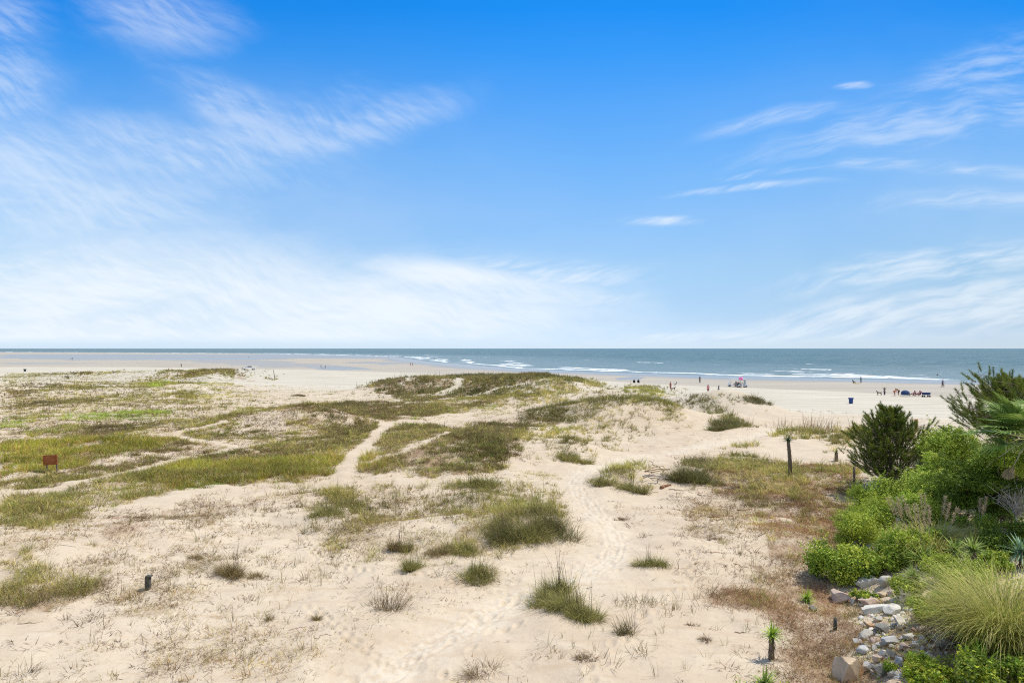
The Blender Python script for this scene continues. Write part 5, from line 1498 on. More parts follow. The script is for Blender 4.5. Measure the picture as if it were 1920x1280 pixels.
def stone(px, py, w, h, mat, label, seed, dep=.8, group='stones of the revetment', rot=None, sharp=12, sink=.18, rnd=0.0):
    """w, h: size seen in the photograph; an irregular broken block resting in the sand"""
    c = gpt(px, py + h * .42)
    g = np.random.default_rng(seed)
    k = c.y / F
    sx, sz = w * k * .50, h * k * .50
    sink = sink + .10
    sy_ = max(sx, sz) * dep
    bm = bmesh.new(); bmesh.ops.create_icosphere(bm, subdivisions=4, radius=1.0)
    planes = []
    for i in range(sharp):
        d = Vector(g.normal(size=3)).normalized(); planes.append((d, g.uniform(.34, .66)))
    planes.append((Vector((g.normal() * .2, g.normal() * .2 - .15, 1)).normalized(), g.uniform(.5, .7)))
    for v in bm.verts:
        p = v.co.copy()
        for d, q in planes:
            s = p.dot(d)
            if s > q: p -= d * (s - q) * (1 - rnd)
        p *= 1 + .025 * math.sin(p.x * 9 + seed) * math.sin(p.y * 8) + g.normal() * .005
        v.co = p
    xs = [v.co.x for v in bm.verts]; zs = [v.co.z for v in bm.verts]; ys = [v.co.y for v in bm.verts]
    rx, ry, rz = (max(a) - min(a) for a in (xs, ys, zs))
    for v in bm.verts:
        v.co = Vector((v.co.x / rx * 2 * sx, v.co.y / ry * 2 * sy_, (v.co.z - min(zs)) / rz * 2 * sz))
    me = bpy.data.meshes.new('stone'); bm.to_mesh(me); bm.free()
    me.materials.append(STONE[mat])
    o = bpy.data.objects.new('stone', me); col.objects.link(o)
    o.location = (c.x, c.y + sy_ * .5, hz(c.x, c.y + sy_ * .5) - sz * 2 * sink)
    o.rotation_euler = (g.normal() * .16, (rot if rot is not None else g.normal() * .18), g.normal() * .25)
    return tag(o, label, 'stone', group)


ST = [
    (1597, 1249, 56, 54, 'tan', 'largest tan boulder with an orange stain at the bottom edge of the stones'),
    (1583, 1115, 38, 30, 'pink', 'big pinkish brown block with a pointed top left of the pale slabs'),
    (1623, 1087, 44, 25, 'white', 'pale ledged boulder right under the low bright leafy shrub'),
    (1662, 1086, 30, 24, 'grey', 'rounded grey boulder with dark cracks right of the pale ledged one'),
    (1573, 1081, 14, 28, 'dark', 'dark upright slab half hidden under the low bright leafy shrub'),
    (1648, 1030, 24, 20, 'blue', 'blue grey stone in the shade behind the low leafy shrub'),
    (1660, 1036, 18, 14, 'white', 'cream stone leaning on the blue grey one behind the leafy shrub'),
    (1578, 1006, 15, 15, 'grey', 'grey stone at the upper left end of the thicket'),
    (1598, 1003, 11, 13, 'white', 'small pale pointed stone at the upper left end of the thicket'),
    (1640, 1136, 46, 24, 'white', 'long flat pale slab at the upper end of the stone run'),
    (1630, 1124, 36, 14, 'pink', 'flat tan topped stone with a dark front behind the long pale slab'),
    (1676, 1140, 30, 20, 'white', 'whitish stone right of the long flat pale slab'),
    (1688, 1161, 32, 20, 'white', 'pale slab slanting down to the right in the middle of the run'),
    (1616, 1155, 13, 8, 'white', 'small white stone alone on the brown slope left of the run'),
    (1632, 1166, 17, 18, 'tan', 'orange tan stone on the left of the run below the small white one'),
    (1647, 1157, 21, 12, 'grey', 'grey stone under the long flat pale slab'),
    (1659, 1174, 37, 20, 'dark', 'dark grey block in the middle of the stone run'),
    (1629, 1185, 34, 19, 'grey', 'grey layered stone at the left side of the stone run'),
    (1687, 1173, 18, 14, 'tan', 'tan stone right of the dark grey block'),
    (1712, 1179, 21, 15, 'brown', 'brown stone under the slanting pale slab'),
    (1732, 1175, 30, 11, 'pink', 'flat pink stone at the right side under the dead twigs'),
    (1717, 1152, 22, 15, 'brown', 'reddish brown stone beneath the dark dead brush'),
    (1696, 1157, 15, 8, 'grey', 'small grey stone between the slanting slab and the reddish brown stone'),
    (1609, 1199, 19, 11, 'blue', 'small bluish white stone at the left end of the stone run'),
    (1618, 1214, 28, 15, 'blue', 'smooth oval blue grey stone above the largest tan boulder'),
    (1639, 1196, 21, 11, 'pink', 'mauve stone between the layered grey and the oval blue grey stones'),
    (1672, 1196, 36, 21, 'blue', 'broad blue grey stone in the centre of the stone run'),
    (1646, 1206, 19, 11, 'grey', 'grey stone right of the oval blue grey one'),
    (1702, 1190, 27, 15, 'grey', 'grey slab right of the broad blue grey stone'),
    (1714, 1202, 19, 16, 'white', 'white angular stone below the flat pink stone'),
    (1735, 1192, 26, 21, 'white', 'large pale stone at the right edge of the run under dead twigs'),
    (1695, 1209, 23, 16, 'pink', 'pink stone left of the white angular stone'),
    (1646, 1230, 19, 18, 'pink', 'pinkish stone right above the small green sprig'),
    (1657, 1222, 16, 20, 'white', 'light upright stone left of the dark cube'),
    (1673, 1222, 19, 21, 'dark', 'dark cube shaped stone with a flat front'),
    (1629, 1243, 15, 25, 'white', 'light narrow stone touching the right of the largest tan boulder'),
    (1650, 1251, 31, 27, 'dark', 'dark angular stone between the light narrow one and the grey wedge'),
    (1689, 1238, 18, 25, 'blue', 'blue grey stone tilted beside the leafy sprig'),
    (1706, 1253, 34, 21, 'grey', 'grey wedge shaped stone near the bottom of the run'),
    (1679, 1257, 25, 16, 'white', 'pale angular stone left of the grey wedge'),
    (1681, 1267, 17, 12, 'grey', 'small grey stone in front of the pale angular one at the bottom'),
    (1697, 1231, 17, 15, 'brown', 'brown stone partly covered by the leafy sprig'),
    (1735, 1257, 25, 9, 'tan', 'flat tan stone right of the grey wedge'),
    (1735, 1267, 27, 10, 'white', 'flat white stone in front of the flat tan one'),
    (1690, 1281, 62, 14, 'tan', 'long tan stone cut by the bottom edge of the picture'),
    (1748, 1228, 42, 20, 'grey', 'grey slab slanting into the creeper at the right of the run'),
    (1766, 1206, 15, 9, 'white', 'small white stone at the edge of the creeper'),
    (1808, 1246, 17, 14, 'pink', 'pinkish stone sunk in the creeper below the reed clump'),
    (1804, 1088, 17, 9, 'pink', 'pink stone peeping out above the reed clump'),
    (1660, 1069, 15, 7, 'pink', 'small pink stone above the rounded grey boulder'),
    (1653, 1112, 25, 10, 'tan', 'flat tan stone below the rounded grey boulder'),
    (1671, 1109, 15, 13, 'pink', 'mauve stone below the right of the rounded grey boulder'),
    (1599, 1126, 10, 15, 'blue', 'narrow blue grey stone leaning on the big pinkish block'),
    (1654, 903, 42, 15, 'white', 'pale stone lying in the shade under the small pine'),
    (1508, 892, 14, 9, 'brown', 'brown stone among the dry herbs beside the thin yucca'),
    (1524, 1138, 14, 12, 'dark', 'dark lump in the dry herbs below the small bright yucca'),
    (1607, 1118, 9, 8, 'pink', 'tiny mauve stone right behind the big pinkish block'),
]
for i, q in enumerate(ST):
    stone(*q, 300 + i, rot=(.30 if 'slanting' in q[5] else None), rnd=.5 if ('round' in q[5] or 'oval' in q[5]) else 0.0)
g = np.random.default_rng(77)
RB = np.array([(1612, 1128), (1700, 1128), (1745, 1170), (1775, 1215), (1745, 1275), (1640, 1280), (1615, 1200), (1606, 1160)], float)
kx = 0
while kx < 150:
    px, py = g.uniform(1600, 1780), g.uniform(1125, 1282)
    if inside(RB, np.array([px]), np.array([py]))[0]:
        w = g.uniform(6, 15)
        stone(px, py, w, w * g.uniform(.5, .8), ['grey', 'white', 'blue', 'pink', 'grey'][kx % 5], 'small broken stone wedged between the larger stones of the run', 900 + kx, group='small rubble filling the stone run', sink=.25)
        kx += 1

# ------------------------------------------------------------------ wood, sign, posts
def gbeach(px, py):
    d = CAM_H * F / (py - HZ) if py > HZ else 2000.0
    x = (px - 960) / F * d
    return Vector((x, d, hz(x, d)))


DARKWOOD = material('dark_post_wood', (.085, .08, .06), .85, var=.35, scale=12, bump=.4)
def leaning_post(px, py, h, r, label, m, lean=0.0, name='wooden_post', cat='post', square=False, cap=False):
    c = gpt(px, py); t = thing(name, c, label, cat)
    b = MB()
    if square: b.box((0, 0, h / 2 - .1), (r * 2, r * 2, h + .2), bev=.012)
    else: b.tube([(0, 0, -.2), (lean * .5, 0, h * .5), (lean, 0, h)], [r * 1.05, r, r * .9], 10)
    b.build('shaft', m, t, not square)
    if cap:
        b = MB(); b.box((.03, 0, h + .022), (r * 2.5, r * 2.3, .045), bev=.01); b.build('cap', m, t)
    return t
leaning_post(280, 1102, .40, .075, 'short dark square post standing in the left foreground sand', DARKWOOD, square=True, cap=True, name='bollard', cat='short post')
leaning_post(516, 713, 2.9, .10, 'thin grey pole leaning left on the pale far beach', material('grey_pole', (.22, .20, .17), .9), -.45)
leaning_post(511, 713, .8, .12, 'low stub beside the leaning grey pole', GREYWOOD, -.2, name='stub_post')
leaning_post(1563, 1178, .34, .05, 'short black stub in the dry herbs left of the stones', DARKWOOD, .02, name='stub_post')
leaning_post(1729, 826, .85, .11, 'dark broken trunk stub between the small pine and the light green shrub', BARK, .03, name='tree_stump', cat='tree stump')
leaning_post(1600, 905, .95, .07, 'thin dark trunk at the left of the small pine', BARK, .02, name='tree_stump', cat='tree stump')
c = gpt(1717, 808); t = thing('wooden_board_post', c, 'orange brown wooden board standing upright behind the small pine', 'sign board')
b = MB(); b.box((0, 0, .55), (.32, .05, 1.15), bev=.01); b.build('board', material('orange_wood', (.42, .20, .08), .7, var=.25, scale=6), t)
b = MB(); b.box((0, .055, .4), (.07, .06, 1.0)); b.build('stake', BARK, t)

# brown notice board with routed lines of lettering
RED = material('red_brown_board', (.28, .070, .014), .55, var=.2, scale=5)
LIGHTRED = material('routed_lettering', (.46, .18, .07), .6, var=.15)
c = gpt(97, 884); t = thing('notice_board', c, 'red brown wooden notice board with carved lines standing in front of the yellow meadow', 'notice board', rotz=R(-4))
b = MB(); b.box((0, 0, .74), (.92, .06, .60), bev=.012); bo = b.build('board', RED, t)
bo.rotation_euler = (0, R(-4), 0)
b = MB(); b.box((.34, .06, .35), (.09, .07, 1.0)); b.build('post', BARK, t)
b = MB(); b.box((-.30, .06, .35), (.09, .07, 1.0)); b.build('post', BARK, t)
L = MB(); g = np.random.default_rng(3)
for row, (z, w0) in enumerate([(.945, .62), (.86, .40), (.80, .52), (.72, .46), (.655, .50), (.57, .30), (.50, .20)]):
    x = -w0 / 2
    while x < w0 / 2:
        w = g.uniform(.03, .075); L.box((x + w / 2, -.033, z), (w, .008, .042 if row == 0 else .026)); x += w + .018
lo_ = L.build('lettering', LIGHTRED, bo)
tussock(88, 886, 'leafy green tuft growing at the left foot of the notice board', 'bright', .55, .34, 320, 0, 1, .7, group='grass tussocks on the dunes', pal='oatsd')
tussock(112, 889, 'dark green tuft at the right foot of the notice board', 'oatsd', .40, .30, 220, 0, 1, .7, group='grass tussocks on the dunes')

# pile of driftwood and dead palm boots beside the track
TANW = material('split_palm_wood', (.48, .36, .21), .85, var=.3, scale=10, bump=.3)
RUST = material('rust_brown_bark', (.26, .13, .07), .9, var=.3, scale=10, bump=.3)
def stick(px, py, L, r, az, tilt, m, label, lift=0.0, cat='driftwood', group='driftwood around the tussocks', bendy=.06):
    if tilt == 0: L *= .6; r *= .8; bendy = .13
    c = gpt(px, py); b = MB(); d = Vector((math.cos(az) * math.cos(tilt), math.sin(az) * math.cos(tilt), math.sin(tilt)))
    g = np.random.default_rng(int(px * 7 + py)); pts = []; rad = []
    for k in range(6):
        f = k / 5; q = d * (f - .5) * L + Vector((g.normal(), g.normal(), abs(g.normal()) * .4)) * bendy * L * math.sin(math.pi * f)
        if tilt == 0: q.z = hz(c.x + q.x, c.y + q.y) - c.z + r * .6 + lift
        else: q.z += lift + L * .5 * math.sin(tilt)
        pts.append(q); rad.append(r * (1 - .55 * f))
    b.tube(pts, rad, 7)
    o = b.build('driftwood', m, None, True); o.location = c
    return tag(o, label, cat, group)
for i, (dx_, dy_, az, tl, Lg, m, lab) in enumerate([
    (-8, -8, .25, .25, 1.3, TANW, 'topmost pale split palm stem of the driftwood pile'), (-2, -5, -.35, .16, 1.5, TANW, 'pale split palm stem crossing the pile to the right'),
    (-14, -6, .6, .3, 1.0, TANW, 'short pale palm stem at the left end of the pile'), (4, -2, .1, .12, 1.2, TANW, 'pale stem lying flat in the middle of the pile'),
    (-6, 2, -.7, .1, 1.3, GREYWOOD, 'grey branch under the pale stems of the pile'), (6, 6, .9, .08, 1.1, BARK, 'dark branch at the right foot of the pile'), (-10, 6, .3, .05, 1.2, BARK, 'dark branch at the left foot of the pile'),
    (2, 10, -.2, .05, 1.0, GREYWOOD, 'grey stick in front of the pile'), (10, -4, 1.2, .4, 1.1, TANW, 'pale stem sticking up at the right of the pile'), (-3, -10, 2.6, .5, 1.0, BARK, 'thin dark branch sticking up behind the pile')]):
    stick(1234 + dx_, 895 + dy_, Lg, .05 if m is TANW else .035, az, tl, m, lab, .12 + .05 * (i % 4), group='driftwood pile beside the track')
stick(1248, 912, .75, .10, .5, .12, RUST, 'rust brown bark piece in front of the driftwood pile', 0, group='driftwood pile beside the track')
for q in [(1215, 924, 1.9, .025, .1, 0, RUST, 'long thin reddish root lying left in front of the driftwood pile'), (1270, 918, 1.6, .03, -.25, 0, BARK, 'thin dark root lying right in front of the driftwood pile'),
          (1330, 912, 1.5, .04, -.5, 0, GREYWOOD, 'grey branch on the sand right of the dark tussocks'), (1320, 928, 1.3, .03, -.6, 0, BARK, 'dark branch below the grey one right of the tussocks'),
          (1365, 916, 1.2, .045, .1, 0, GREYWOOD, 'grey curved branch among dead stems below the dry herbs'), (1395, 955, 1.5, .04, .3, 0, RUST, 'reddish log piece on the right hand sand'),
          (1350, 968, 2.0, .04, .1, 0, RUST, 'long red brown branch across the pale sand right of centre'), (1320, 985, 1.4, .025, -.3, 0, GREYWOOD, 'thin grey stick below the long red brown branch'),
          (1430, 1000, 1.1, .02, .6, 0, BARK, 'short dark stick above the dry herb patch'), (1340, 1035, 1.0, .02, .2, 0, RUST, 'loop of reddish vine on the sand'),
          (1388, 1060, .9, .018, -.5, 0, BARK, 'thin dark vine beside the yellowish tuft'), (1385, 1183, .45, .02, -.15, 0, BARK, 'short dark stick at the edge of the brown slope'),
          (795, 1058, .65, .018, -.7, 0, BARK, 'dark thin stick poking from the tuft below the hummock'), (1105, 1100, .35, .012, .2, 0, BARK, 'tiny dark stick on the track right of the tall stalks'),
          (130, 1022, .9, .015, .1, 0, GREYWOOD, 'thin grey stick on the pale sand at the far left'), (1468, 870, 1.2, .03, -.1, 0, GREYWOOD, 'pale dead branch on the ground behind the thin yucca'), (1592, 862, 1.3, .03, .25, 0, GREYWOOD, 'pale dead branch pointing at the small pine'),
          (610, 1190, .9, .012, .5, 0, BARK, 'thin root curling over the middle foreground sand'), (560, 1175, .8, .012, .35, 0, RUST, 'thin reddish runner left of the curling root'), (300, 1245, 1.2, .014, .5, 0, BARK, 'long bare runner in the left foreground'), (225, 1265, .8, .012, -.6, 0, BARK, 'curled bare runner by the bottom left edge'), (60, 1165, 1.0, .014, .4, 0, BARK, 'dark runner below the green bank at the left edge'), (1600, 1160, .5, .015, -.5, 0, BARK, 'thin dark stick on the brown slope beside the stones')]:
    stick(*q)

# ------------------------------------------------------------------ people and animals
_tmp = bpy.data.scenes.new('work')


def skinned(name, verts, edges, radii, mat, parent=None, sub=1, root=0):
    me = bpy.data.meshes.new(name); me.from_pydata([tuple(v) for v in verts], edges, []); me.update()
    o = bpy.data.objects.new(name, me); _tmp.collection.objects.link(o)
    o.modifiers.new('skin', 'SKIN'); s = o.modifiers.new('sub', 'SUBSURF'); s.levels = s.render_levels = sub
    for v, r in zip(me.skin_vertices[0].data, radii):
        r = r if hasattr(r, '__len__') else (r, r)
        v.radius = r; v.use_root = False
    me.skin_vertices[0].data[root].use_root = True
    _tmp.view_layers[0].update()
    dg = _tmp.view_layers[0].depsgraph
    m2 = bpy.data.meshes.new_from_object(o.evaluated_get(dg)); m2.name = name
    bpy.data.objects.remove(o); bpy.data.meshes.remove(me)
    m2.materials.clear(); m2.materials.append(mat)
    for p in m2.polygons: p.use_smooth = True
    r = bpy.data.objects.new(name, m2); col.objects.link(r)
    if parent: r.parent = parent
    return r


SKIN = material('skin', (.42, .25, .17), .6, var=.05)
_cl = {}
def cloth(c):
    if c not in _cl: _cl[c] = material('cloth', c, .85, var=.1)
    return _cl[c]
HAIR = material('hair', (.05, .035, .025), .7)

POSES = {
    # pelvis, chest, neck, head, (shoulder offset), left elbow, hand, right elbow, hand, left knee, ankle, right knee, ankle : x forward, y left, z up
    'stand': dict(p=(0, 0, .95), c=(0, 0, 1.30), n=(0, 0, 1.48), h=(.02, 0, 1.63), le=(-.03, .26, 1.14), lh=(.08, .27, .90), re=(-.02, -.26, 1.14), rh=(.06, -.27, .90), lk=(.02, .10, .50), la=(-.02, .11, .06), rk=(.02, -.10, .50), ra=(-.02, -.11, .06)),
    'walk': dict(p=(0, 0, .94), c=(.03, 0, 1.29), n=(.05, 0, 1.47), h=(.09, 0, 1.62), le=(.12, .25, 1.14), lh=(.30, .24, .98), re=(-.16, -.25, 1.13), rh=(-.14, -.25, .88), lk=(-.05, .10, .50), la=(-.30, .11, .11), rk=(.22, -.10, .52), ra=(.26, -.11, .06)),
    'armsup': dict(p=(0, 0, .95), c=(0, 0, 1.30), n=(0, 0, 1.48), h=(.02, 0, 1.63), le=(.05, .32, 1.62), lh=(.05, .36, 1.90), re=(.05, -.32, 1.62), rh=(.05, -.36, 1.90), lk=(.02, .09, .50), la=(-.02, .09, .06), rk=(.02, -.09, .50), ra=(-.02, -.09, .06)),
    'bend': dict(p=(-.10, 0, .88), c=(.22, 0, 1.10), n=(.38, 0, 1.16), h=(.52, 0, 1.18), le=(.36, .20, .88), lh=(.52, .16, .68), re=(.36, -.20, .88), rh=(.54, -.14, .70), lk=(.02, .10, .48), la=(-.04, .11, .06), rk=(.02, -.10, .48), ra=(-.06, -.11, .06)),
    'sit': dict(p=(0, 0, .34), c=(-.16, 0, .66), n=(-.22, 0, .83), h=(-.22, 0, .98), le=(.02, .27, .58), lh=(.24, .24, .52), re=(.02, -.27, .58), rh=(.24, -.24, .52), lk=(.42, .12, .46), la=(.62, .13, .06), rk=(.42, -.12, .46), ra=(.62, -.13, .06)),
    'ride': dict(p=(0, 0, .92), c=(.16, 0, 1.22), n=(.24, 0, 1.38), h=(.30, 0, 1.53), le=(.34, .24, 1.12), lh=(.56, .22, 1.00), re=(.34, -.24, 1.12), rh=(.56, -.22, 1.00), lk=(.34, .10, .68), la=(.18, .11, .30), rk=(.30, -.10, .56), ra=(.16, -.11, .14)),
}


def person(px, py, pose, face, label, top, bottom, group=None, h=1.72, loc=None, hairc=None, legs_cov=.55, skin=None, hold=None):
    c = Vector(loc) if loc is not None else gbeach(px, py)
    P = {k: Vector(v) * (h / 1.74) for k, v in POSES[pose].items()}
    t = thing('person', c, label, 'person', group, rotz=face)
    fw = (P['n'] - P['c']).normalized(); lat = Vector((0, 1, 0))
    ls, rs = P['n'] - fw * .06 + lat * .17, P['n'] - fw * .06 - lat * .17
    lhip, rhip = P['p'] + lat * .09 - fw * .05, P['p'] - lat * .09 - fw * .05
    hd = P['h']; chin = P['n'].lerp(hd, .45) + Vector((.02, 0, 0)); crown = hd + (hd - P['n']).normalized() * .10
    def foot(a): return a + Vector((.15, 0, -.03))
    def fin(e, w): return w + (w - e).normalized() * .12
    V_ = [P['p'], P['c'], P['n'], chin, hd, crown, hd + Vector((.095, 0, -.02)), ls, P['le'], P['lh'], fin(P['le'], P['lh']), rs, P['re'], P['rh'], fin(P['re'], P['rh']),
          lhip, P['lk'], P['la'], foot(P['la']), rhip, P['rk'], P['ra'], foot(P['ra'])]
    E = [(0, 1), (1, 2), (2, 3), (3, 4), (4, 5), (4, 6), (2, 7), (7, 8), (8, 9), (9, 10), (2, 11), (11, 12), (12, 13), (13, 14), (0, 15), (15, 16), (16, 17), (17, 18), (0, 19), (19, 20), (20, 21), (21, 22)]
    Rr = [(.13, .10), (.145, .10), .052, .06, .09, .06, .016, .06, .042, .03, .022, .06, .042, .03, .022, .085, .058, .038, .032, .085, .058, .038, .032]
    skinned('body', V_, E, Rr, skin or SKIN, t)
    # shirt
    skinned('shirt', [P['p'] + fw * .02, P['c'], P['n'] - fw * .04, ls, ls.lerp(P['le'], .75), rs, rs.lerp(P['re'], .75)], [(0, 1), (1, 2), (2, 3), (3, 4), (2, 5), (5, 6)], [(.155, .125), (.17, .125), (.085, .075), .078, .062, .078, .062], cloth(top), t)
    f = legs_cov
    def leg(hp, k, a):
        return k if f >= .5 else hp.lerp(k, f * 2)
    q1, q2 = leg(lhip, P['lk'], P['la']), leg(rhip, P['rk'], P['ra'])
    Vs = [P['p'] + fw * .04, lhip, q1, rhip, q2]; Es = [(0, 1), (1, 2), (0, 3), (3, 4)]; Rs = [(.15, .125), .105, .085, .105, .085]
    if f > .5:
        Vs += [P['lk'].lerp(P['la'], (f - .5) * 2), P['rk'].lerp(P['ra'], (f - .5) * 2)]; Es += [(2, 5), (4, 6)]; Rs += [.07, .07]
    skinned('trousers' if f > .6 else 'shorts', Vs, Es, Rs, cloth(bottom), t)
    b = MB(); b.lathe([(.02, .115), (.07, .10), (.105, .05), (.108, 0), (.095, -.06)], n=14)
    o = b.build('hair', cloth(hairc) if hairc else HAIR, t, True); o.location = hd + Vector((-.025, 0, .02))
    return t


def dog(px, py, face, label, colr, s=1.0):
    c = gbeach(px, py); t = thing('dog', c, label, 'dog', None, face)
    m = material('dog_coat', colr, .85, var=.25)
    V_ = [(-.28, 0, .48), (0, 0, .47), (.24, 0, .50), (.38, 0, .62), (.46, 0, .72), (.58, 0, .68), (-.42, 0, .52), (-.58, 0, .66)]
    E = [(0, 1), (1, 2), (2, 3), (3, 4), (4, 5), (0, 6), (6, 7)]; Rr = [.10, .10, .125, .07, .075, .04, .035, .015]
    for sx, yy in ((.26, .07), (.26, -.07)):
        k = len(V_); V_ += [(sx, yy, .36), (sx - .03, yy, .20), (sx, yy, .02), (sx + .07, yy, .015)]; E += [(2, k), (k, k + 1), (k + 1, k + 2), (k + 2, k + 3)]; Rr += [.06, .035, .025, .025]
    for sx, yy in ((-.30, .08), (-.30, -.08)):
        k = len(V_); V_ += [(sx + .06, yy, .34), (sx - .10, yy, .20), (sx - .03, yy, .02), (sx + .04, yy, .015)]; E += [(0, k), (k, k + 1), (k + 1, k + 2), (k + 2, k + 3)]; Rr += [.075, .035, .025, .025]
    for yy in (.05, -.05):
        k = len(V_); V_ += [(.43, yy * 1.3, .81)]; E += [(4, k)]; Rr += [.02]
    V_ = [tuple(q * s for q in v) for v in V_]; Rr = [r * s for r in Rr]
    skinned('coat', V_, E, Rr, m, t)
    return t


def bin_(px, py, label, colr, h=.95, r=.36):
    c = gbeach(px, py); t = thing('litter_bin', c, label, 'litter bin', 'bins on the beach')
    m = material('bin_plastic', colr, .5, spec=.3, var=.12)
    b = MB(); b.lathe([(r * .80, -.05), (r * .84, .1), (r * .92, h * .80), (r * .90, h * .82), (r * .86, h * .82), (r * .8, h * .3)], n=24); b.build('barrel', m, t, True)
    b = MB(); b.lathe([(r * .92, h * .79), (r * 1.12, h * .82), (r * 1.16, h * .90), (r * 1.14, h), (r * 1.02, h), (r * .98, h * .85)], n=24); b.build('rim', m, t, True)
    return t


CHROME = material('grey_metal', (.45, .45, .45), .35, metal=.8)
RUBBER = material('rubber', (.025, .025, .025), .8)
WHITE = material('white_paint', (.78, .78, .77), .3, spec=.5, var=.03)
GLASS = material('dark_glass', (.03, .035, .04), .1, spec=.6, var=.02)


def wheel(t, x, y, r, w, rim=True):
    b = MB(); Mx = Matrix.Rotation(R(90), 3, 'X')
    b.lathe([(r * .6, -w / 2), (r * .92, -w / 2), (r, -w * .3), (r, w * .3), (r * .92, w / 2), (r * .6, w / 2)], n=22, M=Mx)
    o = b.build('wheel', RUBBER, t, True); o.location = (x, y, r)
    if rim:
        b = MB(); b.lathe([(r * .15, -w * .53), (r * .58, -w * .51), (r * .6, w * .51), (r * .15, w * .53)], n=18, M=Mx)
        q = b.build('rim', CHROME, o, True)
    return o


def pickup(px, py, face):
    c = gbeach(px, py); t = thing('pickup_truck', c, 'white pickup truck with dark windows parked on the pale far beach', 'pickup truck', None, face)
    b = MB()
    b.prism([(-2.65, .55), (2.55, .50), (2.68, .62), (2.68, .95), (2.55, 1.08), (1.30, 1.16), (.62, 1.80), (-.72, 1.82), (-.95, 1.22), (-2.65, 1.22)], -.92, .92)
    b.build('body', WHITE, t)
    for y in (-.93, .93):
        g_ = MB(); s = 1 if y > 0 else -1
        g_.prism([(1.05, 1.22), (.58, 1.70), (.10, 1.71), (.10, 1.22)], min(y, y + s * .012), max(y, y + s * .012)); g_.build('window', GLASS, t)
        g_ = MB(); g_.prism([(.02, 1.22), (.02, 1.71), (-.66, 1.72), (-.84, 1.24)], min(y, y + s * .012), max(y, y + s * .012)); g_.build('window', GLASS, t)
        g_ = MB(); g_.box((-.05, y + s * .02, 1.08), (.16, .03, .03)); g_.build('door_handle', CHROME, t)
        g_ = MB(); g_.box((1.0, y + s * .12, 1.30), (.08, .2, .14), bev=.02); g_.build('mirror', RUBBER, t)
    b = MB(); b.box((-2.67, 0, .90), (.03, 1.6, .56)); b.build('tailgate', material('tailgate_grey', (.45, .46, .47), .4), t)  # tailgate is grey on the white body
    b = MB(); b.box((-2.72, 0, .52), (.16, 1.84, .20), bev=.03); b.build('bumper', RUBBER, t)
    b = MB(); b.box((2.70, 0, .55), (.14, 1.84, .24), bev=.03); b.build('bumper', RUBBER, t)
    b = MB(); b.box((-1.80, 0, 1.19), (1.55, 1.5, .10)); b.build('cargo_bed', RUBBER, t)
    b = MB(); b.prism([(1.24, 1.20), (.66, 1.78), (.69, 1.80), (1.30, 1.20)], -.80, .80); b.build('windscreen', GLASS, t)
    lm = material('tail_lamp', (.35, .03, .02), .3)
    for y in (-.82, .82):
        b = MB(); b.box((-2.66, y, .98), (.05, .16, .36)); b.build('tail_lamp', lm, t)
        b = MB(); b.box((2.66, y * .9, .86), (.06, .34, .16), bev=.02); b.build('headlight', CHROME, t)
    for x in (-1.65, 1.70):
        for y in (-.84, .84): wheel(t, x, y, .40, .26)
    return t


def cart(px, py, face, label, seatc=(.05, .05, .05), n=1):
    c = gbeach(px, py); t = thing('golf_cart', c, label, 'golf cart', 'golf carts on the beach', face)
    b = MB(); b.prism([(-1.10, .32), (1.10, .30), (1.18, .55), (.95, .82), (.62, .86), (.50, .42), (-.15, .42), (-.20, .62), (-1.12, .66)], -.56, .56); b.build('body', WHITE, t)
    b = MB(); b.box((-.42, 0, .70), (.50, 1.05, .16), bev=.04); b.build('seat', cloth(seatc), t)
    b = MB(); b.box((-.70, 0, .98), (.12, 1.05, .48), bev=.04); b.build('backrest', cloth(seatc), t)
    b = MB(); b.box((-.95, 0, .60), (.36, 1.0, .34), bev=.04); b.build('rear_basket', RUBBER, t)
    for x, y in ((.72, .5), (.72, -.5), (-.86, .5), (-.86, -.5)):
        b = MB(); b.tube([(x, y, .6), (x * .86, y, 1.82)], .022, 6); b.build('roof_post', WHITE, t)
    b = MB(); b.box((-.06, 0, 1.86), (1.75, 1.16, .07), bev=.03); b.build('roof', WHITE, t)
    b = MB(); b.prism([(.70, .88), (.62, 1.76), (.635, 1.76), (.715, .88)], -.5, .5); b.build('windscreen', material('clear_screen', (.6, .65, .68), .1, var=.02), t)
    b = MB(); b.tube([(.50, .25, .80), (.28, .25, 1.02)], .02, 6); b.lathe([(.15, -.012), (.175, 0), (.15, .012)], (.28, .25, 1.02), 14, Matrix.Rotation(R(-35), 3, 'Y')); b.build('steering_wheel', RUBBER, t)
    for x in (-.78, .78):
        for y in (-.48, .48): wheel(t, x, y, .24, .20)
    return t


def beach_chair(px, py, face, label, colr, group='chairs of the beach party', loc=None, w=.58):
    c = Vector(loc) if loc is not None else gbeach(px, py); t = thing('folding_chair', c, label, 'folding chair', group, face)
    b = MB(); b.prism([(-.22, .30), (.26, .36), (.26, .39), (-.22, .33)], -w / 2, w / 2); b.build('seat', cloth(colr), t)
    b = MB(); b.prism([(-.24, .30), (-.46, .92), (-.43, .93), (-.21, .32)], -w / 2, w / 2); b.build('backrest', cloth(colr), t)
    for y in (-w / 2, w / 2):
        b = MB(); b.tube([(-.32, y, 0), (.28, y, .38)], .014, 6); b.build('leg', CHROME, t)
        b = MB(); b.tube([(.30, y, 0), (-.26, y, .33)], .014, 6); b.build('leg', CHROME, t)
        b = MB(); b.box((.02, y, .56), (.50, .05, .025)); b.build('armrest', CHROME, t)
    return t


PI = math.pi
pickup(467, 693.5, R(32))
bin_(1595, 756, 'blue plastic litter barrel standing alone on the dry beach', (.02, .06, .20))
bin_(47, 696, 'dark barrel far off on the beach at the left', (.03, .04, .035), .95, .46)

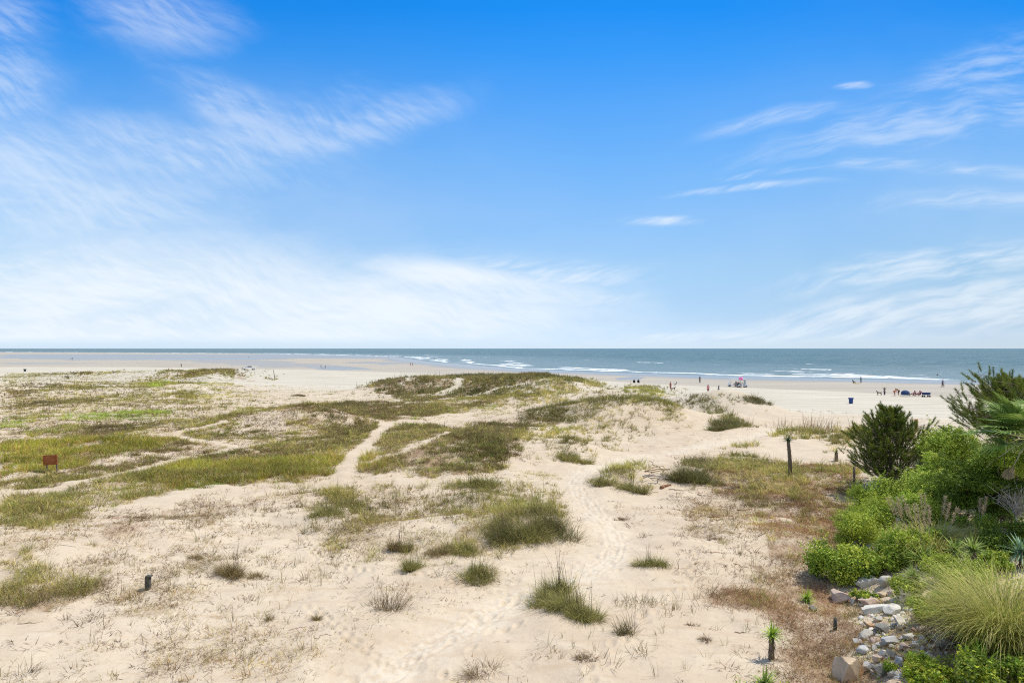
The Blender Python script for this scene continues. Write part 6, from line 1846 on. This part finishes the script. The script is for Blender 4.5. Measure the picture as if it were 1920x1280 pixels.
# far walkers
person(602, 691, 'stand', R(20), 'person in black walking on the wet sand, left of two with a small dog', (.02, .02, .03), (.02, .02, .03), 'far walkers')
person(610, 691.5, 'stand', R(200), 'person in black on the wet sand, right of two with a small dog', (.02, .02, .03), (.02, .02, .03), 'far walkers', legs_cov=.95)
dog(605.5, 691.5, R(10), 'small dog between the two walkers in black', (.15, .12, .10), .6)
person(770, 686, 'walk', R(180), 'person in red on the wet sand far off, close beside a second one', (.45, .08, .06), (.25, .10, .10), 'far walkers')
person(774, 686, 'walk', R(180), 'person in grey red right beside the far one in red', (.30, .12, .12), (.10, .08, .10), 'far walkers')
person(340, 688, 'stand', R(90), 'dark person alone beyond the left dunes on the beach', (.02, .025, .03), (.02, .02, .02), 'far walkers', legs_cov=.95)
person(136, 674, 'walk', R(0), 'far person in dark clothes wading with a second one at the left', (.03, .03, .05), (.03, .03, .05), 'far walkers')
person(133, 674, 'bend', R(0), 'far person stooping at the left water edge', (.4, .4, .42), (.05, .06, .09), 'far walkers')
person(728, 671, 'stand', R(0), 'tiny dark person at the far water edge above the pools', (.03, .03, .05), (.03, .03, .05), 'far walkers')
person(466, 671, 'stand', R(0), 'tiny dark person at the far water edge above the pickup truck', (.03, .03, .05), (.03, .03, .05), 'far walkers')

# middle of the beach
for px, lab, cc in ((1189, 'left of two people seated in dark chairs on the damp sand', (.03, .03, .035)), (1197, 'right of two people seated in dark chairs on the damp sand', (.06, .035, .03))):
    c = gbeach(px, 719)
    person(0, 0, 'sit', R(75), lab, cc, (.04, .04, .05), 'seated pair near the dunes', loc=c + Vector((0, 0, .06)))
    beach_chair(0, 0, R(75), 'dark folding chair under the ' + lab.split(' in ')[0].replace('two people seated', 'the seated pair'), (.02, .02, .025), 'chairs of the seated pair', loc=c)
person(1257, 732, 'stand', R(-60), 'person in long red top standing with a black dog', (.38, .10, .08), (.34, .11, .08), 'walkers on the dry beach', h=1.85, hairc=(.06, .04, .03))
dog(1262, 732, R(5), 'black dog beside the person in the long red top', (.012, .012, .014), 1.0)
beach_chair(1265, 723, R(150), 'dark green folding chair leaning back behind the black dog', (.06, .07, .05), 'chairs left standing', w=.7)
person(1312, 717.5, 'stand', R(60), 'person in dark wetsuit standing nearest the water', (.035, .03, .03), (.03, .025, .025), 'walkers on the dry beach', h=1.8, legs_cov=.98)
person(1327.5, 737, 'stand', R(100), 'person in a bright pink top standing behind the grassy mound', (.62, .10, .16), (.25, .06, .08), 'walkers on the dry beach', h=1.72)
person(1347, 737, 'walk', R(15), 'person in a blue grey top and shorts walking right', (.12, .17, .30), (.05, .06, .09), 'walkers on the dry beach', h=1.6, legs_cov=.42)
cart(1374, 724.5, R(172), 'golf cart with white roof and black seats, left of two')
cart(1391, 726, R(8), 'golf cart with white roof under the pink flag, right of two', (.08, .05, .05))
ccart = gbeach(1379, 725)
person(0, 0, 'sit', R(200), 'person in dark clothes sitting at the back of the left golf cart', (.05, .045, .05), (.04, .04, .05), 'golf cart riders', loc=ccart + Vector((.1, -.6, .10)))
person(1389, 727.5, 'stand', R(90), 'person in white standing between the two golf carts', (.62, .60, .62), (.30, .30, .35), 'golf cart riders', h=1.6)
c = gbeach(1385, 726.5); t = thing('flag', c, 'pink flag on a tall pole beside the golf carts', 'flag')
b = MB(); b.tube([(0, 0, -.1), (0, 0, 2.45)], .018, 6); b.build('pole', CHROME, t)
b = MB(); n0 = 9
for k in range(n0):
    f = k / (n0 - 1)
    for z in (1.75, 2.42): b.v.append((f * 1.0, .10 * math.sin(f * 7), z - .05 * f))
    if k: b.f.append(((k - 1) * 2, k * 2, k * 2 + 1, (k - 1) * 2 + 1))
fl = b.build('cloth', cloth((.80, .22, .50)), t, True); sm_ = fl.modifiers.new('thick', 'SOLIDIFY'); sm_.thickness = .012

# right hand group
person(1614, 718, 'stand', R(180), 'dark person standing at the right end of a yellow strip on the wet sand', (.05, .06, .06), (.04, .05, .05), 'pair by the wet sand', h=1.7, legs_cov=.95)
person(1600, 718.5, 'sit', R(0), 'dark person sitting at the left end of a yellow strip on the wet sand', (.07, .07, .05), (.06, .06, .05), 'pair by the wet sand', h=1.5)
c = gbeach(1606, 719); b = MB(); b.box((0, 0, .10), (1.55, .55, .10), taper=.92, bev=.03); b.box((-.6, 0, .16), (.3, .45, .06), bev=.02)
o = b.build('bodyboard', cloth((.55, .45, .08))); o.location = c; tag(o, 'yellow board lying flat on the wet sand between two people', 'bodyboard')
person(1658, 741, 'armsup', R(-90), 'slim person in dark clothes with both arms raised', (.08, .07, .10), (.07, .06, .09), 'beach party', h=1.5, legs_cov=.9)
dog(1648, 741, R(185), 'grey brown dog standing left of the person with raised arms', (.20, .16, .13), 1.15)
person(1677, 742, 'bend', R(10), 'bare backed person in orange shorts bending over a bag', (.50, .22, .12), (.50, .14, .08), 'beach party', h=1.75, legs_cov=.4)
person(1684, 741, 'bend', R(180), 'brown haired person in dark swimwear stooping toward the one in orange shorts', (.34, .16, .10), (.10, .05, .07), 'beach party', h=1.8)
c = gbeach(1697, 743); t = thing('shade_tent', c, 'low dark blue shade tent beside the stooping people', 'shade tent')
b = MB(); b.lathe([(.72, .28), (.74, .60), (.66, .92), (.40, 1.10), (.04, 1.20)], n=16); b.build('canopy', cloth((.03, .06, .14)), t, True)
for k in range(4):
    a = k * PI / 2 + .6; b = MB(); b.tube([(math.cos(a) * .82, math.sin(a) * .82, .32), (math.cos(a) * .95, math.sin(a) * .95, 0)], .03, 6); b.build('leg', CHROME, t)
for px, lab, a, cc in ((1712, 'person in a red top lounging in a low chair, left of the pink one', R(160), (.40, .12, .12)), (1722, 'person in pink lounging in a low chair beside the blue wagon', R(175), (.55, .20, .28))):
    c = gbeach(px, 743)
    person(0, 0, 'sit', a, lab, cc, (.25, .08, .12), 'beach party', loc=c + Vector((0, 0, .05)))
    beach_chair(0, 0, a, 'low folding chair under the ' + lab.split(' lounging')[0], (.30, .06, .12), loc=c)
c = gbeach(1736, 744); t = thing('beach_wagon', c, 'dark blue fabric wagon at the right end of the beach party', 'wagon')
b = MB(); b.box((0, 0, .62), (1.20, .62, .42), taper=1.08, bev=.03); b.build('tub', cloth((.02, .035, .12)), t)
for x in (-.5, .5):
    for y in (-.3, .3): wheel(t, x, y, .16, .09, False)
for x in (-.5, .5):
    b = MB(); b.tube([(x, -.3, .16), (x, -.3, .45)], .02, 6); b.tube([(x, .3, .16), (x, .3, .45)], .02, 6); b.tube([(x, -.3, .3), (x, .3, .3)], .02, 6); b.build('axle_frame', CHROME, t)
b = MB(); b.tube([(.6, 0, .45), (1.0, 0, .9)], .018, 6); b.tube([(1.0, -.1, .9), (1.0, .1, .9)], .018, 6); b.build('handle', CHROME, t)

# cyclist at the water's edge
c = gbeach(1767, 725.5); fa = R(35)
t = thing('bicycle', c, 'dark bicycle ridden along the wet sand at the right', 'bicycle', None, fa)
for x in (-.52, .52):
    b = MB(); n_ = 28; ring = [(x + .34 * math.cos(2 * PI * k / n_), 0, .35 + .34 * math.sin(2 * PI * k / n_)) for k in range(n_ + 1)]
    b.tube(ring, .028, 6, False)
    for k in range(6): b.tube([(x, 0, .35), (x + .33 * math.cos(PI * k / 3), 0, .35 + .33 * math.sin(PI * k / 3))], .006, 4)
    b.build('wheel', RUBBER, t)
b = MB(); BR = (0, 0, .30); ST_ = (-.16, 0, .82); HT = (.36, 0, .86)
for p, q in ((BR, ST_), (BR, HT), (ST_, HT), (BR, (-.52, 0, .35)), (ST_, (-.52, 0, .35)), (HT, (.52, 0, .35)), (HT, (.34, 0, 1.0)), ((.34, -.26, 1.0), (.34, .26, 1.0))): b.tube([p, q], .022, 6)
b.build('frame', cloth((.25, .05, .07)), t)
b = MB(); b.box((-.17, 0, .88), (.26, .16, .06), bev=.02); b.build('saddle', RUBBER, t)
person(0, 0, 'ride', fa, 'person in a dark purple top riding the bicycle', (.10, .06, .12), (.06, .05, .08), None, loc=c + Vector((-.14 * math.cos(fa), -.14 * math.sin(fa), .06)))
# a bather's head and shoulders above the breakers
c = up(1757, 703.5, 0); d_ = 9.3 * F / 50.0
o = person(0, 0, 'stand', R(90), 'bather wading chest deep in the breakers at the right', (.12, .06, .05), (.1, .05, .05), None, loc=((1757 - 960) / F * 226, 226, -1.12))
bpy.data.scenes.remove(_tmp)
